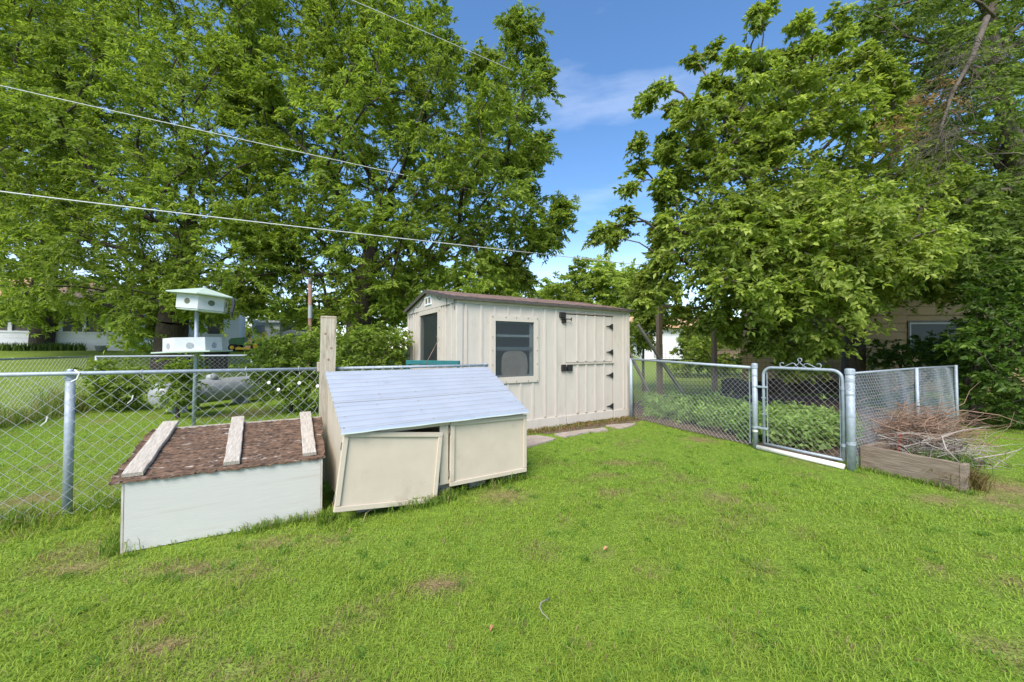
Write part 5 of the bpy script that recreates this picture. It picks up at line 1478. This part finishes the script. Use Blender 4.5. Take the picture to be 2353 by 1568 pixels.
# broad leaved weeds in the garden behind the right fence
rg = np.random.default_rng(82)
poly = [(1480,935), (1560,930), (1700,955), (1900,985), (1950,1000), (1950,1035), (1860,1045), (1760,1028), (1690,1010), (1600,985), (1500,965)]
cl = []
rr = random.Random(9)
while len(cl) < 420:
    x, y = rr.uniform(1470, 1960), rr.uniform(925, 1050)
    if not in_poly(poly, x, y): continue
    q = gp(x, y); hgt = rr.uniform(.10, .27)
    u_ = -UY*0
    cl.append((np.array([q[0]+.08, q[1]+.15, hgt]), rr.uniform(.12, .20)))
WEED = ((.20,.32,.085), (.31,.44,.13), (.36,.50,.15))
wd_ = foliage('garden_weeds', cl, None, M['leafnear'], 8, 9, .075, .042, WEED, 83, droop=.15, flat=1.4, twigs=False, outw=0, tone=.18)
tag(wd_, 'dense low green weeds filling the garden behind gate and fence', 'weeds')

# ================================================================ lawn
rg = np.random.default_rng(91)
BOX_FP = [((-2.648, 2.611), R(28.28), (0, 1.22), (0, .75)), ((-1.346, 3.047), R(34.24), (.0, 1.8), (.10, .80)), ((-.835, 5.82), R(31.4), (-.02, 3.77), (-.03, 2.6)),
          ((4.033, 4.447), math.atan2(pu[1], pu[0]), (0, .80), (0, 1.5))]
def blocked(x, y):
    b = np.zeros(len(x), bool)
    for (ox, oy), th, (a0, a1), (b0, b1) in BOX_FP:
        c, s = math.cos(th), math.sin(th); lx = (x-ox)*c + (y-oy)*s; ly = -(x-ox)*s + (y-oy)*c
        b |= (lx > a0) & (lx < a1) & (ly > b0) & (ly < b1)
    # garden side of the right fence line, and beyond the shed
    nx_, ny_ = gl[1]-sp[1], -(gl[0]-sp[0]); side = (x-sp[0])*(-nx_) + (y-sp[1])*(-ny_)
    gar = (side > 0.03*np.hypot(nx_, ny_)) & (x > 2.3) & (x - 4.1 < (y-4.45)*1.0 + 2.6) & (y > 4.3) & ((x-3.9)*.52 - (y-4.4)*.854 < -.05)
    b |= gar
    # strip of slabs and litter in front of the shed
    lx = (x+.835)*UX + (y-5.82)*UY; ly = -(x+.835)*UY + (y-5.82)*UX
    b |= (lx > .6) & (lx < 3.9) & (ly > -.36 + .05*np.sin(lx*5)) & (ly < 0)
    return b
def lawn_pts(N, r0, r1, ex):
    k = 1-ex+1
    t = rg.random(N); r_ = (r0**k + t*(r1**k-r0**k))**(1/k)
    th = rg.uniform(R(-60), R(60), N)
    return r_*np.sin(th), r_*np.cos(th), r_
def lawn(N, r0, r1, ex, name, label):
    x, y, r_ = lawn_pts(N, r0, r1, ex)
    ok = ~blocked(x, y)
    x, y, r_ = x[ok], y[ok], r_[ok]
    dr = lawn_dry(x, y); n1 = vnoise(x, y, 1.1, 1); n2 = vnoise(x, y, 4.5, 2); n3 = vnoise(x, y, .35, 3); n4 = vnoise(x, y, 14, 5)
    # side of the near fence: the left yard is rougher
    rough_ = ((x-fa[0])*(-fu[1]) + (y-fa[1])*fu[0]) > 0
    rough_ &= x < .3
    dr = np.clip(dr + rough_*np.clip(n1*.5 + n2*.5 - .38, 0, 1)*1.1, 0, 1)
    keep = rg.random(len(x)) > dr*.65
    x, y, r_, dr, n1, n2, n3, n4, rough_ = [q[keep] for q in (x, y, r_, dr, n1, n2, n3, n4, rough_)]
    n = len(x)
    H_ = (.009 + .030*n2**1.6 + .018*n4)*rg.uniform(.6, 1.5, n)*(1-.5*dr)
    edge = ((x+3.6)*(-fu[1]) + (y-3.13)*fu[0]); near_f = np.exp(-(edge/.28)**2)*(x < -2.2)
    H_ = H_*(1 + 2.2*near_f*rg.random(n)) * np.where(rough_, 1.7, 1.0)
    H_ = H_*np.where((x < -1.6) & ~rough_, 1.25, 1)
    g1_ = np.array((.225,.37,.042)); g2_ = np.array((.365,.49,.068)); g3_ = np.array((.095,.21,.024)); st = np.array((.42,.33,.16)); br = np.array((.20,.135,.075))
    k = rg.random((n, 1)); cc = g1_*(1-k) + g2_*k
    k3 = np.clip((n3[:, None]-.45)*1.0 + (n1[:, None]-.5)*.7 + (n2[:, None]-.5)*.9, 0, .85)*rg.random((n, 1)); cc = cc*(1-k3) + g3_*k3
    yel = np.clip((.5-n3)*1.2, 0, .5)[:, None]; cc = cc*(1-yel) + np.array((.30,.34,.055))*yel
    d_ = (rg.random(n) < dr*.8 + .03)[:, None]; kk = rg.random((n, 1)); cc = np.where(d_, st*kk + br*(1-kk), cc)
    W_ = (.0023 + .00058*r_)*rg.uniform(.8, 1.3, n)
    P = np.stack([x, y, terrain(x, y)-.002], 1)
    ln = rg.uniform(.5, 1.9, n)
    nr_ = r_ < 5.2
    blades(name, P[nr_], H_[nr_], ln[nr_], W_[nr_], cc[nr_], rg, M['grass'], label=label, cat='grass')
    q = ~nr_; m = int(q.sum()); az = rg.uniform(0, 2*math.pi, m); fa_ = az + math.pi/2 + rg.normal(0, .6, m)
    tip = P[q] + np.stack([np.cos(az)*H_[q]*ln[q], np.sin(az)*H_[q]*ln[q], H_[q]*np.clip(1-.35*ln[q], .35, 1)], 1)
    sx = np.stack([np.cos(fa_), np.sin(fa_), np.zeros(m)], 1)*(W_[q]*.62)[:, None]
    V = np.stack([P[q]-sx, P[q]+sx, tip], 1).reshape(-1, 3)
    o = npmesh('far_lawn_grass', V, np.arange(m*3).reshape(-1, 3), M['grass'], None, np.repeat(cc[q], 3, 0), 'stuff')
    o['label'] = 'farther lawn grass beyond the boxes and in the left yard'; o['category'] = 'grass'
lawn(320000, 1.15, 14, 1.4, 'lawn_grass', 'short green lawn grass covering the yard')
# scattered coarse tufts and broad weeds in the turf
m_ = 420
tx, ty, tr = lawn_pts(m_, 1.4, 9, 1.2)
ok = ~blocked(tx, ty); tx, ty = tx[ok], ty[ok]
nb = 16; x = np.repeat(tx, nb) + rg.normal(0, .02, len(tx)*nb); y = np.repeat(ty, nb) + rg.normal(0, .02, len(tx)*nb)
kk = np.repeat(rg.random(len(tx)), nb)[:, None]*rg.uniform(.6, 1.2, (len(x), 1)); cc = np.array((.085,.20,.03))*(1-kk) + np.array((.26,.40,.06))*kk
blades('weed_tufts', np.stack([x, y, terrain(x, y)-.002], 1), rg.uniform(.025, .065, len(x)), rg.uniform(.7, 1.8, len(x)), rg.uniform(.0035, .007, len(x)), cc, rg, M['grass'], label='coarse darker grass tufts scattered through the lawn', cat='grass')
# taller tufts along fences and under boxes
def tufts(segs, name, label, n, hr, wid=.05, dryf=.1):
    xs, ys = [], []
    for (a, b, k) in segs:
        a, b = np.array(a), np.array(b); t = rg.random(k)[:, None]; q = a + (b-a)*t + rg.normal(0, wid, (k, 2)); xs.append(q[:, 0]); ys.append(q[:, 1])
    x, y = np.concatenate(xs), np.concatenate(ys)
    m = len(x); dens = vnoise(x, y, 3.2, 11); keep = rg.random(m) < np.clip(dens*1.7-.35, .05, 1); x, y = x[keep], y[keep]
    ok = ~blocked(x, y); x, y = x[ok], y[ok]; m = len(x)
    H_ = rg.uniform(*hr, m)*(.5 + vnoise(x, y, 2.3, 12)); k = rg.random((m, 1)); cc = np.array((.12,.21,.03))*(1-k) + np.array((.22,.32,.05))*k
    d_ = rg.random((m, 1)) < dryf; cc = np.where(d_, np.array((.36,.29,.15)), cc)
    P = np.stack([x, y, terrain(x, y)-.002], 1)
    blades(name, P, H_, rg.uniform(.2, 1.0, m), np.full(m, .006)*rg.uniform(.7, 1.3, m), cc, rg, M['grass'], label=label, cat='grass')
hb = lambda x, y: hl(x, y)
def bl(x, y): return (-2.648 + math.cos(R(28.28))*x - math.sin(R(28.28))*y, 2.611 + math.sin(R(28.28))*x + math.cos(R(28.28))*y)
tufts([(bl(0, -.04), bl(1.2, -.04), 700), (bl(1.25, -.05), hb(-.1, .05), 500), (hb(-.1, -.06), hb(.9, -.04), 900), (hb(.85, .02), hb(1.85, .04), 1300), (bl(-.06, 0), bl(-.06, .7), 500)], 'edge_grass', 'taller grass growing round the feet of box and hutch', 0, (.05, .13), .035)
tufts([((-5.2, 2.25), (-3.66, 3.1), 2600), ((-3.62, 3.1), (-2.6, 3.75), 1500)], 'fence_grass', 'long rough grass under the near left fence', 0, (.08, .26), .10, .16)
tufts([(tuple(sp), tuple(gl), 900), (tuple(gl), tuple(gr), 250), (tuple(p0), tuple(p1 + (p1-p0)*.1), 900)], 'gate_grass', 'grass tufts along the gate and raised bed', 0, (.03, .08), .05)
tufts([((-9.9, 8.9), (-8.9, 6.4), 2500), ((-9.8, 9.1), (-4.5, 12.2), 2500)], 'far_fence_grass', 'long dry grass along the far fences of the left yard', 0, (.2, .7), .18, .4)
# dry grass and leaf litter at the shed foot and by the raised bed
x = rg.uniform(.9, 3.85, 1700); yy = -rg.random(1700)**1.4*.30 - .03
P = np.stack([-.835 + UX*x - UY*yy, 5.82 + UY*x + UX*yy, np.full(1700, .006)], 1)
k = rg.random((1700, 1)); cc = np.where(rg.random((1700, 1)) < .35, np.array((.12,.19,.04)), np.array((.38,.25,.11))*k + np.array((.22,.13,.07))*(1-k))
blades('dry_litter', P, rg.uniform(.02, .09, 1700), rg.uniform(.5, 1.6, 1700), rg.uniform(.006, .014, 1700), cc, rg, M['grass'], label='dry grass and leaf litter along the foot of the shed', cat='leaf litter')
q = np.array([4.42, 3.80]); n = 700
P = np.stack([q[0] + .10 + rg.normal(0, .07, n), q[1] + .06 + rg.normal(0, .06, n), np.zeros(n)], 1)
k = rg.random((n, 1)); cc = np.array((.28,.19,.09))*k + np.array((.17,.15,.05))*(1-k)
blades('dried_plants', P, rg.uniform(.08, .30, n), rg.uniform(.3, 1.3, n), rg.uniform(.005, .011, n), cc, rg, M['grass'], label='dried brown plants at the open end of the raised bed', cat='plants')
n = 500
P = np.stack([4.66 + rg.normal(0, .12, n), 4.10 + rg.normal(0, .12, n), np.full(n, .15)], 1)
blades('bed_grass', P, rg.uniform(.08, .22, n), rg.uniform(.2, .9, n), rg.uniform(.004, .008, n), np.array((.15,.23,.05))*rg.uniform(.6, 1.3, (n, 1)), rg, M['grass'], label='fresh green grass sprouting in the raised bed', cat='grass')

# ================================================================ brush pile and loose bits
def brush(name, label, n, cen, ext, ln, r, mat, bias, seed):
    rg_ = random.Random(seed); mb = MB()
    for k in range(n):
        a = Vector((cen[0] + rg_.gauss(0, ext[0]), cen[1] + rg_.gauss(0, ext[1]), max(.12, cen[2] + rg_.gauss(0, ext[2]))))
        az = rg_.gauss(bias, .9); el = rg_.gauss(.02, .22); l = rg_.uniform(*ln)
        d = Vector((math.cos(az)*math.cos(el), math.sin(az)*math.cos(el), math.sin(el)))
        pts = [a - d*l/2]; cur = d.copy()
        for s_ in range(4):
            cur = (cur + Vector((rg_.gauss(0, .26), rg_.gauss(0, .26), rg_.gauss(-.02, .2)))).normalized(); pts.append(pts[-1] + cur*l/4)
        for p in pts: p.z = max(p.z, .16)
        rr_ = r*rg_.uniform(.5, 1.5)
        mb.tube(pts, [rr_, rr_*.9, rr_*.75, rr_*.55, rr_*.3], 5, False)
        if rg_.random() < .6:
            b = pts[2]; e = (cur + Vector((rg_.gauss(0, .6), rg_.gauss(0, .6), rg_.gauss(0, .4)))).normalized()
            mb.tube([b, b + e*l*.18, b + e*l*.3 + Vector((0, 0, .02))], [rr_*.6, rr_*.45, rr_*.2], 4, False)
    o = mb.build(name, mat, kind='stuff'); o['label'] = label; o['category'] = 'brush pile'
    return o
brush('brush_pile', 'reddish brown cut twigs heaped on the raised bed', 460, (5.02, 4.66, .43), (.21, .19, .11), (.25, .75), .0034, M['twig'], -.1, 1)
brush('brush_pile', 'grey bare twigs under the reddish heap on the raised bed', 250, (4.82, 4.36, .27), (.17, .18, .06), (.22, .55), .0034, M['twiggrey'], .1, 2)
def stick(pts, r, lab, mat):
    T = thing('stick', lab, 'stick', tuple(pts[0])); mb = MB(); m = len(pts)
    mb.tube([Vector(p) for p in pts], [r*(1-.6*i/(m-1)) for i in range(m)], 7); mb.build('stem', mat, T, True, world=True)
    return T
stick([(4.53, 3.90, .24), (4.46, 3.95, .36), (4.50, 4.02, .47), (4.75, 4.05, .53), (5.1, 4.1, .56)], .009, 'pale forked stick leaning over the right plank corner', M['twiggrey'])
stick([(4.65, 4.25, .36), (4.95, 4.30, .45), (5.25, 4.35, .47), (5.5, 4.4, .46)], .014, 'thick orange cut branch on top of the heap', M['twig'])
stick([(4.20, 4.75, .62), (4.45, 4.55, .47), (4.75, 4.32, .33)], .009, 'thin tan stick slanting across the heap near the gate post', M['twig'])
stick([(4.75, 3.95, .26), (5.1, 3.98, .30), (5.3, 4.02, .33), (5.42, 4.08, .34)], .006, 'long grey stick reaching out to the right of the bed', M['twiggrey'])
stick([(4.95, 4.6, .55), (5.35, 4.55, .66), (5.65, 4.45, .62), (5.85, 4.35, .52)], .008, 'arched reddish twig at the right end of the heap', M['twig'])
q = [gp(1262, 1375, .03), gp(1243, 1385, .045), gp(1240, 1395, .05), gp(1246, 1408, .045), gp(1262, 1424, .03)]
stick([tuple(v) for v in q], .0042, 'small curved grey stick lying on the front lawn', M['twiggrey'])
def fallen(px, py, s, lab, az):
    q = gp(px, py, .03); T = thing('fallen_leaf', lab, 'leaf', tuple(q), R(az), 'fallen leaves on the lawn')
    mb = MB(); P = [(-s, 0, 0), (-s*.3, s*.45, .012), (s*.4, s*.35, .016), (s, 0, .004), (s*.4, -s*.35, .012), (-s*.3, -s*.45, .014), (0, 0, .0)]
    P += [(x, y, z-.002) for x, y, z in P]
    F = [(6, (i+1) % 6, i) for i in range(6)]; F = [tuple(reversed(f)) for f in F] + [tuple(v+7 for v in f) for f in F]
    mb.add(P, F).build('blade', M['deadleaf'], T)
fallen(1392, 1262, .026, 'pale brown fallen leaf in the middle of the lawn', 40)
fallen(1800, 893, .03, 'pale fallen leaf seen through the gate', 10)
fallen(1130, 1445, .02, 'brown fallen leaf nearest the camera left of the curved stick', 70)
# dry stem before the side window
stick([tuple(at(975, 843, 5.0)), tuple(at(990, 815, 5.0)), tuple(at(1003, 790, 5.0)), tuple(at(1008, 780, 5.0)), tuple(at(1002, 772, 5.0))], .006, 'dry tan weed stem in front of the shed side window', M['twig'])
